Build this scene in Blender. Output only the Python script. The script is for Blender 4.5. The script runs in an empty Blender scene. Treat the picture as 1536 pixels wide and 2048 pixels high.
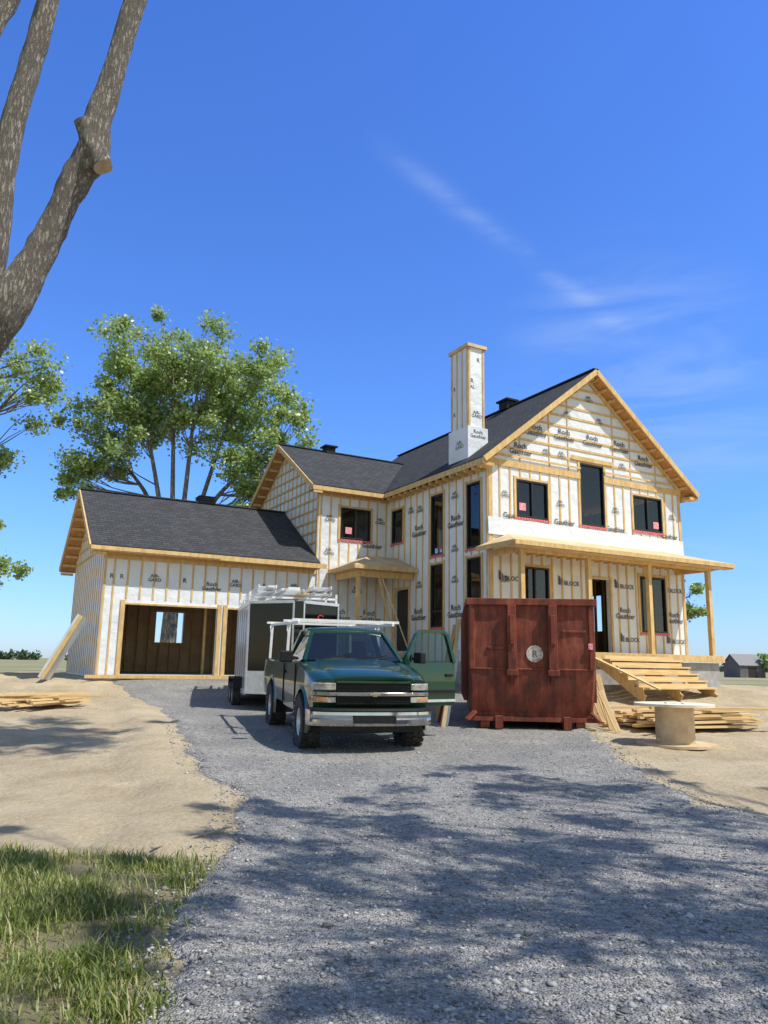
import bpy,bmesh,math,random
import numpy as np
from mathutils import Vector,Matrix,noise,Euler
random.seed(7); rng=np.random.default_rng(11)
S=bpy.context.scene
COL=S.collection
rad=math.radians
# ------------------------------------------------------------------ materials
def newmat(name):
    m=bpy.data.materials.new(name); m.use_nodes=True
    nt=m.node_tree; b=nt.nodes['Principled BSDF']; return m,nt,b
def N(nt,t,**k):
    n=nt.nodes.new(t)
    for a,b in k.items(): setattr(n,a,b)
    return n
def mat(name,c1,c2=None,scale=5,rough=.8,metal=0,bump=0,bscale=40,stretch=(1,1,1),lo=.35,hi=.65,coat=0,spec=.5,bdist=.01,rvar=0):
    m,nt,b=newmat(name); L=nt.links.new
    b.inputs['Roughness'].default_value=rough; b.inputs['Metallic'].default_value=metal
    b.inputs['Coat Weight'].default_value=coat; b.inputs['Coat Roughness'].default_value=.05
    b.inputs['Specular IOR Level'].default_value=spec
    tc=N(nt,'ShaderNodeTexCoord'); mp=N(nt,'ShaderNodeMapping'); mp.inputs['Scale'].default_value=stretch
    L(tc.outputs['Object'],mp.inputs['Vector'])
    if c2 is None: c2=tuple(x*.85 for x in c1)
    nz=N(nt,'ShaderNodeTexNoise'); nz.inputs['Scale'].default_value=scale; nz.inputs['Detail'].default_value=6
    L(mp.outputs[0],nz.inputs['Vector'])
    r=N(nt,'ShaderNodeValToRGB'); r.color_ramp.elements[0].position=lo; r.color_ramp.elements[1].position=hi
    r.color_ramp.elements[0].color=(*c1,1); r.color_ramp.elements[1].color=(*c2,1)
    L(nz.outputs['Fac'],r.inputs['Fac']); L(r.outputs[0],b.inputs['Base Color'])
    if rvar:
        mr=N(nt,'ShaderNodeMapRange'); mr.inputs['To Min'].default_value=max(0,rough-rvar); mr.inputs['To Max'].default_value=min(1,rough+rvar)
        L(nz.outputs['Fac'],mr.inputs['Value']); L(mr.outputs[0],b.inputs['Roughness'])
    if bump:
        n2=N(nt,'ShaderNodeTexNoise'); n2.inputs['Scale'].default_value=bscale; n2.inputs['Detail'].default_value=5
        L(mp.outputs[0],n2.inputs['Vector'])
        bp=N(nt,'ShaderNodeBump'); bp.inputs['Strength'].default_value=bump; bp.inputs['Distance'].default_value=bdist
        L(n2.outputs['Fac'],bp.inputs['Height']); L(bp.outputs[0],b.inputs['Normal'])
    return m
WOOD=mat('spruce_lumber',(.72,.50,.22),(.56,.36,.14),scale=3,rough=.75,bump=.3,bscale=30,stretch=(3,3,1))
WOODP=mat('spruce_plank',(.76,.56,.29),(.58,.39,.17),scale=4,rough=.75,bump=.3,bscale=30,stretch=(.4,6,6))
PLY=mat('plywood_sheet',(.70,.52,.30),(.56,.39,.20),scale=2,rough=.8,bump=.2)
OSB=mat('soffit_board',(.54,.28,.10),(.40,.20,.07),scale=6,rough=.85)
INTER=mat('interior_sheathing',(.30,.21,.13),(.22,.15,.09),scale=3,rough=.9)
INSUL=mat('interior_insulation',(.66,.50,.34),(.52,.37,.23),scale=2,rough=.9)
WRAP=mat('house_wrap',(.79,.81,.84),(.70,.725,.76),scale=1.5,rough=.45,bump=.9,bscale=2.8,bdist=.06)
INK=mat('black_ink',(.04,.04,.045),(.09,.09,.095),rough=.6)
INKG=mat('grey_ink',(.16,.17,.2),(.24,.24,.26),rough=.6)
CONC=mat('concrete',(.42,.41,.39),(.30,.29,.28),scale=4,rough=.9,bump=.3)
BLK=mat('black_frame',(.012,.012,.014),(.018,.018,.02),rough=.35)
BLKR=mat('black_plastic',(.010,.010,.011),(.018,.018,.018),rough=.55,scale=20,spec=.25)
DARK=mat('dark_interior',(.02,.018,.016),(.03,.028,.025),rough=.9)
STICK=mat('pink_sticker',(.75,.12,.17),(.8,.5,.52),scale=25,rough=.6)
CUT=mat('cut_wood',(.46,.37,.27),(.32,.25,.18),scale=12,rough=.9,bump=.4)
WHITE=mat('white_steel',(.82,.82,.81),(.72,.72,.70),scale=6,rough=.4)
CHROME=mat('chrome',(.50,.50,.50),(.38,.38,.38),scale=4,rough=.1,metal=1)
ALU=mat('aluminium',(.70,.71,.73),(.58,.59,.61),scale=8,rough=.32,metal=.4,bump=.2,bscale=60)
SIDEW=mat('trailer_side_sheet',(.72,.73,.75),(.58,.59,.62),scale=2,rough=.25,metal=.3)
RUB=mat('tyre_rubber',(.018,.018,.018),(.05,.047,.042),scale=9,rough=.85)
PAINT=mat('green_paint',(.002,.048,.021),(.003,.040,.018),scale=3,rough=.32,metal=.2,coat=.8)
TRL=mat('trailer_panel',(.004,.004,.005),(.006,.006,.008),scale=2,rough=.06,spec=.35)
AMB=mat('amber_lens',(.5,.2,.06),(.45,.3,.18),scale=20,rough=.15)
FABRIC=mat('seat_fabric',(.10,.10,.11),(.06,.06,.07),rough=.9)
FOAM=mat('foam_panel',(.62,.66,.68),(.52,.55,.57),scale=3,rough=.7)
def flashmat():
    m,nt,b=newmat('red_flashing'); L=nt.links.new
    tc=N(nt,'ShaderNodeTexCoord'); w=N(nt,'ShaderNodeTexChecker'); w.inputs['Scale'].default_value=18
    w.inputs['Color1'].default_value=(.60,.02,.04,1); w.inputs['Color2'].default_value=(.70,.25,.27,1)
    L(tc.outputs['Object'],w.inputs['Vector']); L(w.outputs[0],b.inputs['Base Color']); b.inputs['Roughness'].default_value=.6
    return m
FLASH=flashmat()
def glassmat(name,tint=(.55,.6,.6),base=.05,k=.7):
    m=bpy.data.materials.new(name); m.use_nodes=True; nt=m.node_tree; nt.nodes.clear(); L=nt.links.new
    o=N(nt,'ShaderNodeOutputMaterial'); mx=N(nt,'ShaderNodeMixShader'); t=N(nt,'ShaderNodeBsdfTransparent'); g=N(nt,'ShaderNodeBsdfGlossy')
    t.inputs[0].default_value=(*tint,1); g.inputs['Roughness'].default_value=.02; g.inputs[0].default_value=(.95,.97,1,1)
    f=N(nt,'ShaderNodeLayerWeight'); f.inputs[0].default_value=.5
    p=N(nt,'ShaderNodeMath',operation='POWER'); p.inputs[1].default_value=4
    a=N(nt,'ShaderNodeMath',operation='MULTIPLY_ADD'); a.inputs[1].default_value=k; a.inputs[2].default_value=base
    L(f.outputs['Facing'],p.inputs[0]); L(p.outputs[0],a.inputs[0]); L(a.outputs[0],mx.inputs[0]); L(t.outputs[0],mx.inputs[1]); L(g.outputs[0],mx.inputs[2]); L(mx.outputs[0],o.inputs[0])
    return m
GLASS=glassmat('window_glass',(.34,.37,.39),.06,.5)
CARGL=glassmat('car_glass',(.28,.36,.33),.09,.8)
DOORGL=glassmat('door_glass',(.50,.64,.58),.03,.3)
def lensmat():
    m,nt,b=newmat('headlight_lens'); b.inputs['Roughness'].default_value=.12; b.inputs['Coat Weight'].default_value=1
    L=nt.links.new; tc=N(nt,'ShaderNodeTexCoord'); w=N(nt,'ShaderNodeTexNoise'); w.inputs['Scale'].default_value=7
    r=N(nt,'ShaderNodeValToRGB'); r.color_ramp.elements[0].position=.35; r.color_ramp.elements[1].position=.65; r.color_ramp.elements[0].color=(.17,.165,.14,1); r.color_ramp.elements[1].color=(.48,.47,.41,1)
    L(tc.outputs['Object'],w.inputs['Vector']); L(w.outputs['Fac'],r.inputs[0]); L(r.outputs[0],b.inputs['Base Color'])
    return m
LENS=lensmat()
def shingle(name,ax):
    m,nt,b=newmat(name); L=nt.links.new
    tc=N(nt,'ShaderNodeTexCoord'); sx=N(nt,'ShaderNodeSeparateXYZ'); cx=N(nt,'ShaderNodeCombineXYZ')
    L(tc.outputs['Object'],sx.inputs[0]); L(sx.outputs[ax],cx.inputs[0]); L(sx.outputs[2],cx.inputs[1])
    br=N(nt,'ShaderNodeTexBrick'); br.inputs['Scale'].default_value=1; br.inputs['Brick Width'].default_value=.24; br.inputs['Row Height'].default_value=.085
    br.inputs['Mortar Size'].default_value=.006; br.inputs['Color1'].default_value=(.054,.056,.060,1); br.inputs['Color2'].default_value=(.080,.082,.088,1); br.inputs['Mortar'].default_value=(.030,.030,.033,1)
    br.inputs['Bias'].default_value=-.2
    L(cx.outputs[0],br.inputs['Vector'])
    nz=N(nt,'ShaderNodeTexNoise'); nz.inputs['Scale'].default_value=14; nz.inputs['Detail'].default_value=8; L(tc.outputs['Object'],nz.inputs['Vector'])
    mx=N(nt,'ShaderNodeMix',data_type='RGBA',blend_type='MULTIPLY'); mx.inputs[0].default_value=.6
    rr=N(nt,'ShaderNodeValToRGB'); rr.color_ramp.elements[0].position=.3; rr.color_ramp.elements[0].color=(.75,.75,.75,1); rr.color_ramp.elements[1].position=.7; rr.color_ramp.elements[1].color=(1.1,1.1,1.1,1)
    L(nz.outputs['Fac'],rr.inputs[0]); L(br.outputs[0],mx.inputs[6]); L(rr.outputs[0],mx.inputs[7]); L(mx.outputs[2],b.inputs['Base Color'])
    b.inputs['Roughness'].default_value=.95; b.inputs['Specular IOR Level'].default_value=.2
    bp=N(nt,'ShaderNodeBump'); bp.inputs['Distance'].default_value=.01; L(br.outputs['Fac'],bp.inputs['Height']); bp.invert=True; L(bp.outputs[0],b.inputs['Normal'])
    return m
SHB=shingle('shingles_main',1); SHA=shingle('shingles_wing',0)
def rustmat():
    m,nt,b=newmat('rusty_red_steel'); L=nt.links.new
    tc=N(nt,'ShaderNodeTexCoord'); mp=N(nt,'ShaderNodeMapping'); mp.inputs['Scale'].default_value=(1.6,1,.8); L(tc.outputs['Object'],mp.inputs[0])
    n1=N(nt,'ShaderNodeTexNoise'); n1.inputs['Scale'].default_value=2.0; n1.inputs['Detail'].default_value=11; n1.inputs['Roughness'].default_value=.7; L(mp.outputs[0],n1.inputs['Vector'])
    r=N(nt,'ShaderNodeValToRGB'); e=r.color_ramp.elements; e[0].position=.30; e[0].color=(.07,.030,.021,1); e[1].position=.76; e[1].color=(.42,.22,.15,1)
    x=e.new(.44); x.color=(.16,.043,.027,1); x=e.new(.53); x.color=(.24,.052,.029,1); x=e.new(.64); x.color=(.29,.09,.052,1)
    L(n1.outputs['Fac'],r.inputs[0])
    mp2=N(nt,'ShaderNodeMapping'); mp2.inputs['Scale'].default_value=(9,5,.9); L(tc.outputs['Object'],mp2.inputs[0])
    n2=N(nt,'ShaderNodeTexNoise'); n2.inputs['Scale'].default_value=1; n2.inputs['Detail'].default_value=8; n2.inputs['Roughness'].default_value=.7; L(mp2.outputs[0],n2.inputs['Vector'])
    r2=N(nt,'ShaderNodeValToRGB'); r2.color_ramp.elements[0].position=.38; r2.color_ramp.elements[0].color=(.5,.46,.43,1); r2.color_ramp.elements[1].position=.60; r2.color_ramp.elements[1].color=(1.1,1.05,1.0,1)
    L(n2.outputs['Fac'],r2.inputs[0])
    mx=N(nt,'ShaderNodeMix',data_type='RGBA',blend_type='MULTIPLY'); mx.inputs[0].default_value=.7; L(r.outputs[0],mx.inputs[6]); L(r2.outputs[0],mx.inputs[7])
    n3=N(nt,'ShaderNodeTexNoise'); n3.inputs['Scale'].default_value=3.2; n3.inputs['Detail'].default_value=12; n3.inputs['Roughness'].default_value=.85; n3.inputs['Distortion'].default_value=1.5
    mp3=N(nt,'ShaderNodeMapping'); mp3.inputs['Scale'].default_value=(1,1,2.2); mp3.inputs['Rotation'].default_value=(0,.5,0); L(tc.outputs['Object'],mp3.inputs[0]); L(mp3.outputs[0],n3.inputs['Vector'])
    r3=N(nt,'ShaderNodeValToRGB'); r3.color_ramp.elements[0].position=.60; r3.color_ramp.elements[0].color=(0,0,0,1); r3.color_ramp.elements[1].position=.70; r3.color_ramp.elements[1].color=(.7,.7,.7,1); L(n3.outputs['Fac'],r3.inputs[0])
    m3=N(nt,'ShaderNodeMix',data_type='RGBA'); L(r3.outputs[0],m3.inputs[0]); L(mx.outputs[2],m3.inputs[6]); m3.inputs[7].default_value=(.42,.24,.18,1); L(m3.outputs[2],b.inputs['Base Color'])
    b.inputs['Roughness'].default_value=.62; b.inputs['Specular IOR Level'].default_value=.35
    bp=N(nt,'ShaderNodeBump'); bp.inputs['Strength'].default_value=.6; bp.inputs['Distance'].default_value=.02; L(n1.outputs['Fac'],bp.inputs['Height']); L(bp.outputs[0],b.inputs['Normal'])
    return m
RUST=rustmat()
def leafmat(name,c1,c2,c3,tr=.35,rough=.45):
    m=bpy.data.materials.new(name); m.use_nodes=True; nt=m.node_tree; L=nt.links.new
    b=nt.nodes['Principled BSDF']; o=nt.nodes['Material Output']
    g=N(nt,'ShaderNodeNewGeometry'); r=N(nt,'ShaderNodeValToRGB'); e=r.color_ramp.elements
    e[0].color=(*c1,1); e[1].color=(*c3,1); x=e.new(.5); x.color=(*c2,1)
    L(g.outputs['Random Per Island'],r.inputs[0]); L(r.outputs[0],b.inputs['Base Color']); b.inputs['Roughness'].default_value=rough
    if tr:
        t=N(nt,'ShaderNodeBsdfTranslucent'); L(r.outputs[0],t.inputs[0]); mx=N(nt,'ShaderNodeMixShader'); mx.inputs[0].default_value=tr
        L(b.outputs[0],mx.inputs[1]); L(t.outputs[0],mx.inputs[2]); L(mx.outputs[0],o.inputs[0])
    return m
LEAF=leafmat('poplar_leaf',(.22,.31,.08),(.36,.48,.15),(.55,.64,.32),.5,.35)
GRASSM=leafmat('grass_blade',(.13,.18,.025),(.24,.31,.05),(.52,.45,.22),.4)
def barkmat(name,c1,c2,sc=1):
    m,nt,b=newmat(name); L=nt.links.new
    tc=N(nt,'ShaderNodeTexCoord'); mp=N(nt,'ShaderNodeMapping'); mp.inputs['Scale'].default_value=(13*sc,13*sc,2.4*sc); L(tc.outputs['Object'],mp.inputs[0])
    v=N(nt,'ShaderNodeTexVoronoi',feature='DISTANCE_TO_EDGE'); v.inputs['Scale'].default_value=1.9
    n=N(nt,'ShaderNodeTexNoise'); n.inputs['Scale'].default_value=2.6; n.inputs['Detail'].default_value=10; n.inputs['Roughness'].default_value=.75; L(mp.outputs[0],n.inputs['Vector'])
    ad=N(nt,'ShaderNodeVectorMath',operation='MULTIPLY_ADD'); L(n.outputs['Color'],ad.inputs[0]); ad.inputs[1].default_value=(1.6,1.6,1.6); L(mp.outputs[0],ad.inputs[2]); L(ad.outputs[0],v.inputs['Vector'])
    r=N(nt,'ShaderNodeValToRGB'); r.color_ramp.elements[0].position=.28; r.color_ramp.elements[1].position=.70; r.color_ramp.elements[0].color=(*c1,1); r.color_ramp.elements[1].color=(*c2,1); L(n.outputs['Fac'],r.inputs[0])
    r2=N(nt,'ShaderNodeValToRGB'); r2.color_ramp.elements[0].color=(.32,.30,.28,1); r2.color_ramp.elements[1].position=.24; r2.color_ramp.elements[1].color=(1,1,1,1); L(v.outputs['Distance'],r2.inputs[0])
    mx=N(nt,'ShaderNodeMix',data_type='RGBA',blend_type='MULTIPLY'); mx.inputs[0].default_value=.8; L(r.outputs[0],mx.inputs[6]); L(r2.outputs[0],mx.inputs[7]); L(mx.outputs[2],b.inputs['Base Color'])
    b.inputs['Roughness'].default_value=.95
    a2=N(nt,'ShaderNodeMath',operation='ADD'); L(r2.outputs[0],a2.inputs[0]); L(n.outputs['Fac'],a2.inputs[1])
    bp=N(nt,'ShaderNodeBump'); bp.inputs['Strength'].default_value=1; bp.inputs['Distance'].default_value=.05; L(a2.outputs[0],bp.inputs['Height']); L(bp.outputs[0],b.inputs['Normal'])
    return m
BARK=barkmat('bark',(.40,.35,.29),(.58,.52,.44)); BARK2=barkmat('pale_bark',(.38,.34,.28),(.62,.57,.49),.6)
# ------------------------------------------------------------------ mesh builder
class MB:
    def __init__(s): s.v=[];s.f=[];s.m=[];s.mats=[]
    def mi(s,m):
        if m not in s.mats: s.mats.append(m)
        return s.mats.index(m)
    def add(s,vs,fs,m):
        o=len(s.v); s.v+= [tuple(v) for v in vs]; i=s.mi(m) if not isinstance(m,list) else None
        for k,f in enumerate(fs):
            s.f.append([o+j for j in f]); s.m.append(i if i is not None else s.mi(m[k]))
    HF=[(0,3,2,1),(4,5,6,7),(0,1,5,4),(1,2,6,5),(2,3,7,6),(3,0,4,7)]
    def box(s,x0,x1,y0,y1,z0,z1,m,fn=None):
        p=[(x0,y0,z0),(x1,y0,z0),(x1,y1,z0),(x0,y1,z0),(x0,y0,z1),(x1,y0,z1),(x1,y1,z1),(x0,y1,z1)]
        if fn: p=[fn(*q) for q in p]
        s.add(p,MB.HF,m)
    def beam(s,p,q,w,h,m,up=(0,0,1)):
        p=Vector(p);q=Vector(q);d=(q-p).normalized();u=Vector(up)
        if abs(d.dot(u))>.98:u=Vector((1,0,0))
        a=d.cross(u).normalized()*w/2; c=a.cross(d).normalized()*h/2
        s.add([p-a-c,p+a-c,p+a+c,p-a+c,q-a-c,q+a-c,q+a+c,q-a+c],MB.HF,m)
    def prism(s,pts,dz,mt,ms=None,mb_=None):
        n=len(pts); ms=ms or mt; mb_=mb_ or ms
        vs=[tuple(p) for p in pts]+[(p[0],p[1],p[2]-dz) for p in pts]
        fs=[tuple(range(n)),tuple(range(2*n-1,n-1,-1))]+[(i,(i+1)%n,n+(i+1)%n,n+i) for i in range(n)]
        s.add(vs,fs,[mt,mb_]+(ms if isinstance(ms,list) else [ms]*n))
    def lathe(s,prof,c,axis,seg,m):
        vs=[];fs=[];n=len(prof);c=Vector(c)
        for i in range(seg):
            t=2*math.pi*i/seg;ca,sa=math.cos(t),math.sin(t)
            for r,h in prof:
                if axis=='Z':vs.append(c+Vector((r*ca,r*sa,h)))
                elif axis=='Y':vs.append(c+Vector((r*ca,h,r*sa)))
                else: vs.append(c+Vector((h,r*ca,r*sa)))
        for i in range(seg):
            j=(i+1)%seg
            for k in range(n-1): fs.append((i*n+k,j*n+k,j*n+k+1,i*n+k+1))
        s.add(vs,fs,m)
    def grid(s,rows,m,close=False):
        n=len(rows[0]);vs=[p for r in rows for p in r];fs=[]
        for i in range(len(rows)-1):
            for k in range(n-1): fs.append((i*n+k,i*n+k+1,(i+1)*n+k+1,(i+1)*n+k))
        s.add(vs,fs,m)
    def loft(s,rows,m):
        n=len(rows[0]);vs=[p for r in rows for p in r];fs=[tuple(range(n)),tuple(range(len(vs)-1,len(vs)-n-1,-1))]
        for i in range(len(rows)-1):
            for k in range(n): fs.append((i*n+k,i*n+(k+1)%n,(i+1)*n+(k+1)%n,(i+1)*n+k))
        s.add(vs,fs,m)
    def build(s,name,parent=None,smooth=False,recalc=True,bevel=0,ang=35,**props):
        me=bpy.data.meshes.new(name); me.from_pydata(s.v,[],s.f)
        for m in s.mats: me.materials.append(m)
        me.polygons.foreach_set('material_index',s.m)
        if recalc:
            b=bmesh.new();b.from_mesh(me);bmesh.ops.recalc_face_normals(b,faces=b.faces);b.to_mesh(me);b.free()
        if smooth:
            me.polygons.foreach_set('use_smooth',[True]*len(me.polygons)); me.set_sharp_from_angle(angle=rad(ang))
        me.update()
        o=bpy.data.objects.new(name,me); COL.objects.link(o)
        if parent:o.parent=parent
        if bevel:
            bv=o.modifiers.new('bevel','BEVEL');bv.width=bevel;bv.segments=2;bv.limit_method='ANGLE'
        for k,v in props.items(): o[k]=v
        return o
def empty(name,loc,rot=(0,0,0),**p):
    o=bpy.data.objects.new(name,None);COL.objects.link(o);o.location=loc;o.rotation_euler=rot;o.empty_display_size=.3
    for k,v in p.items():o[k]=v
    return o
def npmesh(name,V,F,m,parent=None,smooth=False,**p):
    me=bpy.data.meshes.new(name);nf,k=F.shape
    me.vertices.add(len(V));me.vertices.foreach_set('co',V.astype(np.float32).ravel())
    me.loops.add(nf*k);me.loops.foreach_set('vertex_index',F.astype(np.int32).ravel())
    me.polygons.add(nf);me.polygons.foreach_set('loop_start',np.arange(nf,dtype=np.int32)*k)
    me.update(calc_edges=True);me.materials.append(m)
    if smooth: me.polygons.foreach_set('use_smooth',[True]*nf)
    o=bpy.data.objects.new(name,me);COL.objects.link(o)
    if parent:o.parent=parent
    for a,b in p.items():o[a]=b
    return o
_tc={}
def textmesh(t,bold=.018):
    if t not in _tc:
        c=bpy.data.curves.new('t','FONT');c.body=t;c.size=1;c.offset=bold;c.align_x='CENTER';c.resolution_u=2;c.space_line=.85
        o=bpy.data.objects.new('t',c);COL.objects.link(o);bpy.context.view_layer.update()
        me=bpy.data.meshes.new_from_object(o.evaluated_get(bpy.context.evaluated_depsgraph_get()))
        _tc[t]=([tuple(v.co) for v in me.vertices],[tuple(p.vertices) for p in me.polygons])
        bpy.data.objects.remove(o);bpy.data.curves.remove(c);bpy.data.meshes.remove(me)
    return _tc[t]
def text(mb,M,t,u,z,size,flip=1,d=.004,m=None,rot=0):
    vs,fs=textmesh(t); c,s_=math.cos(rot),math.sin(rot)
    mb.add([M(u+flip*(x*c-y*s_)*size,d,z+(x*s_+y*c)*size) for x,y,_ in vs],fs,m or INK)
# ------------------------------------------------------------------ terrain
GY=[-400,9,12.3,16.5,20,21.5,23,24,26,33,46,4000]; GZ=[0,0,.11,.23,.38,.50,.74,.88,.92,.88,0,0]
def sm(a,b,x):
    t=min(1,max(0,(x-a)/(b-a)));return t*t*(3-2*t)
def Gb(x,y):
    z=(np.interp(y-.6,GY,GZ)+np.interp(y,GY,GZ)*2+np.interp(y+.6,GY,GZ))/4
    f=1-sm(13,24,abs(x+1))*.65
    return float(z*f)
def lx(y): return float(np.interp(y,[1.5,3.6,4.4,5.3,6.8,8.2,9.3,10.2,11.3,14.5,18.3,22.3,23.9,28],[-.9,-1.0,-1.2,-1.3,-1.3,-1.45,-1.7,-2.3,-2.7,-3.7,-5.1,-7.4,-8.2,-8]))
def rx(y): return float(np.interp(y,[1.5,6,7.4,8.05,9.1,10.8,14.9,20,22,28],[7,6,4.8,3.95,3.65,3.56,4.05,5,3.5,.5]))
def G(x,y):
    z=Gb(x,y)
    if -20<x<20 and 1<y<34:
        on=sm(.1,.7,min(x-lx(y),rx(y)-x)) if y<28 else 0
        k=noise.noise(Vector((x*.45,y*.45,3)))*.06+noise.noise(Vector((x*1.6,y*1.1,7)))*.045+noise.noise(Vector((x*4,y*3,1)))*.022+noise.noise(Vector((x*9,y*9,4)))*.009
        z+=k*(1-.8*on)+.03*(1-on)
        e=lx(y)-x
        z+=.06*math.exp(-((e-.5)/.4)**2)*(1 if 6.4<y<20 else 0)
        if e>.6 and y>6.5: z-=.022*(math.exp(-((e-1.1)/.13)**2)+math.exp(-((e-2.6)/.13)**2))*(1+.6*math.sin(y*22))
    return z
def axis(lo,hi,st,a,b):
    l=[];x=lo
    s=st
    while x>a: s*=1.35;x-=s;l.append(x)
    l=l[::-1];l+=list(np.arange(lo,hi,st));x=hi;s=st
    while x<b: l.append(x);s*=1.35;x+=s
    l.append(x);return l
xs=axis(-14,14,.12,-5000,5000);ys=axis(2.5,27,.11,-300,6000)
V=np.array([(x,y,G(x,y)) for y in ys for x in xs]);nx=len(xs);ny=len(ys)
ii=np.arange((nx-1)*(ny-1));r_=ii//(nx-1);c_=ii%(nx-1);F=np.stack([r_*nx+c_,r_*nx+c_+1,(r_+1)*nx+c_+1,(r_+1)*nx+c_],1)
def groundmat():
    m,nt,b=newmat('sandy_soil');L=nt.links.new
    tc=N(nt,'ShaderNodeTexCoord');at=N(nt,'ShaderNodeAttribute');at.attribute_name='zone';sp=N(nt,'ShaderNodeSeparateColor');L(at.outputs['Color'],sp.inputs[0])
    def nz(sc,d=6,ro=.5):
        n=N(nt,'ShaderNodeTexNoise');n.inputs['Scale'].default_value=sc;n.inputs['Detail'].default_value=d;n.inputs['Roughness'].default_value=ro;L(tc.outputs['Object'],n.inputs['Vector']);return n
    def rp(n,a,ca,b_,cb):
        r=N(nt,'ShaderNodeValToRGB');e=r.color_ramp.elements;e[0].position=a;e[0].color=(*ca,1);e[1].position=b_;e[1].color=(*cb,1);L(n.outputs['Fac'],r.inputs[0]);return r
    n1=nz(.9,10,.65);s=rp(n1,.3,(.40,.315,.20),.68,(.60,.495,.335))
    n2=nz(25,4);s2=rp(n2,.3,(.78,.78,.78),.7,(1.1,1.1,1.1))
    mx=N(nt,'ShaderNodeMix',data_type='RGBA',blend_type='MULTIPLY');mx.inputs[0].default_value=.7;L(s.outputs[0],mx.inputs[6]);L(s2.outputs[0],mx.inputs[7])
    so=rp(nz(3,8,.7),.35,(.08,.095,.03),.65,(.27,.22,.13))
    m2=N(nt,'ShaderNodeMix',data_type='RGBA');L(sp.outputs[0],m2.inputs[0]);L(mx.outputs[2],m2.inputs[6]);L(so.outputs[0],m2.inputs[7])
    mpf=N(nt,'ShaderNodeMapping');mpf.inputs['Scale'].default_value=(.01,.05,.05);L(tc.outputs['Object'],mpf.inputs[0])
    nf=N(nt,'ShaderNodeTexNoise');nf.inputs['Scale'].default_value=2;nf.inputs['Detail'].default_value=6;L(mpf.outputs[0],nf.inputs['Vector'])
    fi=rp(nf,.42,(.34,.28,.18),.62,(.15,.19,.06))
    m3=N(nt,'ShaderNodeMix',data_type='RGBA');L(sp.outputs[1],m3.inputs[0]);L(m2.outputs[2],m3.inputs[6]);L(fi.outputs[0],m3.inputs[7])
    L(m3.outputs[2],b.inputs['Base Color']);b.inputs['Roughness'].default_value=.95;b.inputs['Specular IOR Level'].default_value=.2
    n3=nz(9,9,.7);bp=N(nt,'ShaderNodeBump');bp.inputs['Strength'].default_value=1;bp.inputs['Distance'].default_value=.07;L(n3.outputs['Fac'],bp.inputs['Height']);L(bp.outputs[0],b.inputs['Normal'])
    return m
GM=groundmat()
gr=npmesh('ground',V,F,GM,smooth=True,kind='structure')
at=gr.data.color_attributes.new('zone','FLOAT_COLOR','POINT')
def lawn(x,y):
    n=noise.noise(Vector((x*1.1,y*1.1,5)))*.5+noise.noise(Vector((x*4,y*4,5)))*.2
    return sm(.25,-.25,(y-6.05)+n)*sm(-.25,.15,(lx(y)-x)+n*.3)
cols=np.zeros((len(V),4),np.float32);cols[:,3]=1
for i,(x,y,z) in enumerate(V):
    if y<7 and x<0: cols[i,0]=lawn(x,y)*(.65+.35*min(1,max(0,.5+noise.noise(Vector((x*2,y*2,8)))*2)))
    d=max(abs(x+1)-19,y-34)
    cols[i,1]=min(1,max(0,d/5))
at.data.foreach_set('color',cols.ravel())
def gravelmat():
    m,nt,b=newmat('crushed_gravel');L=nt.links.new
    tc=N(nt,'ShaderNodeTexCoord')
    v=N(nt,'ShaderNodeTexVoronoi');v.inputs['Scale'].default_value=34;L(tc.outputs['Object'],v.inputs['Vector'])
    v2=N(nt,'ShaderNodeTexVoronoi');v2.inputs['Scale'].default_value=75;L(tc.outputs['Object'],v2.inputs['Vector'])
    def sepv(v_):
        s=N(nt,'ShaderNodeSeparateColor');L(v_.outputs['Color'],s.inputs[0]);return s.outputs[0]
    r=N(nt,'ShaderNodeValToRGB');e=r.color_ramp.elements;e[0].color=(.13,.126,.118,1);e[1].color=(.52,.505,.475,1);x=e.new(.5);x.color=(.295,.286,.268,1);L(sepv(v),r.inputs[0])
    r2=N(nt,'ShaderNodeValToRGB');e=r2.color_ramp.elements;e[0].color=(.14,.136,.128,1);e[1].color=(.49,.475,.45,1);L(sepv(v2),r2.inputs[0])
    mx=N(nt,'ShaderNodeMix',data_type='RGBA');mx.inputs[0].default_value=.5;L(r.outputs[0],mx.inputs[6]);L(r2.outputs[0],mx.inputs[7])
    n=N(nt,'ShaderNodeTexNoise');n.inputs['Scale'].default_value=.8;n.inputs['Detail'].default_value=8;L(tc.outputs['Object'],n.inputs['Vector'])
    r3=N(nt,'ShaderNodeValToRGB');r3.color_ramp.elements[0].position=.3;r3.color_ramp.elements[0].color=(.75,.75,.76,1);r3.color_ramp.elements[1].position=.7;r3.color_ramp.elements[1].color=(1.22,1.18,1.12,1);L(n.outputs['Fac'],r3.inputs[0])
    m2=N(nt,'ShaderNodeMix',data_type='RGBA',blend_type='MULTIPLY');m2.inputs[0].default_value=1;L(mx.outputs[2],m2.inputs[6]);L(r3.outputs[0],m2.inputs[7]);L(m2.outputs[2],b.inputs['Base Color'])
    b.inputs['Roughness'].default_value=.85
    a=N(nt,'ShaderNodeMath',operation='ADD');L(v.outputs['Distance'],a.inputs[0]);L(v2.outputs['Distance'],a.inputs[1])
    bp=N(nt,'ShaderNodeBump');bp.invert=True;bp.inputs['Strength'].default_value=.9;bp.inputs['Distance'].default_value=.02;L(a.outputs[0],bp.inputs['Height']);L(bp.outputs[0],b.inputs['Normal'])
    return m
GRV=gravelmat()
rows=[]
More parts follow.
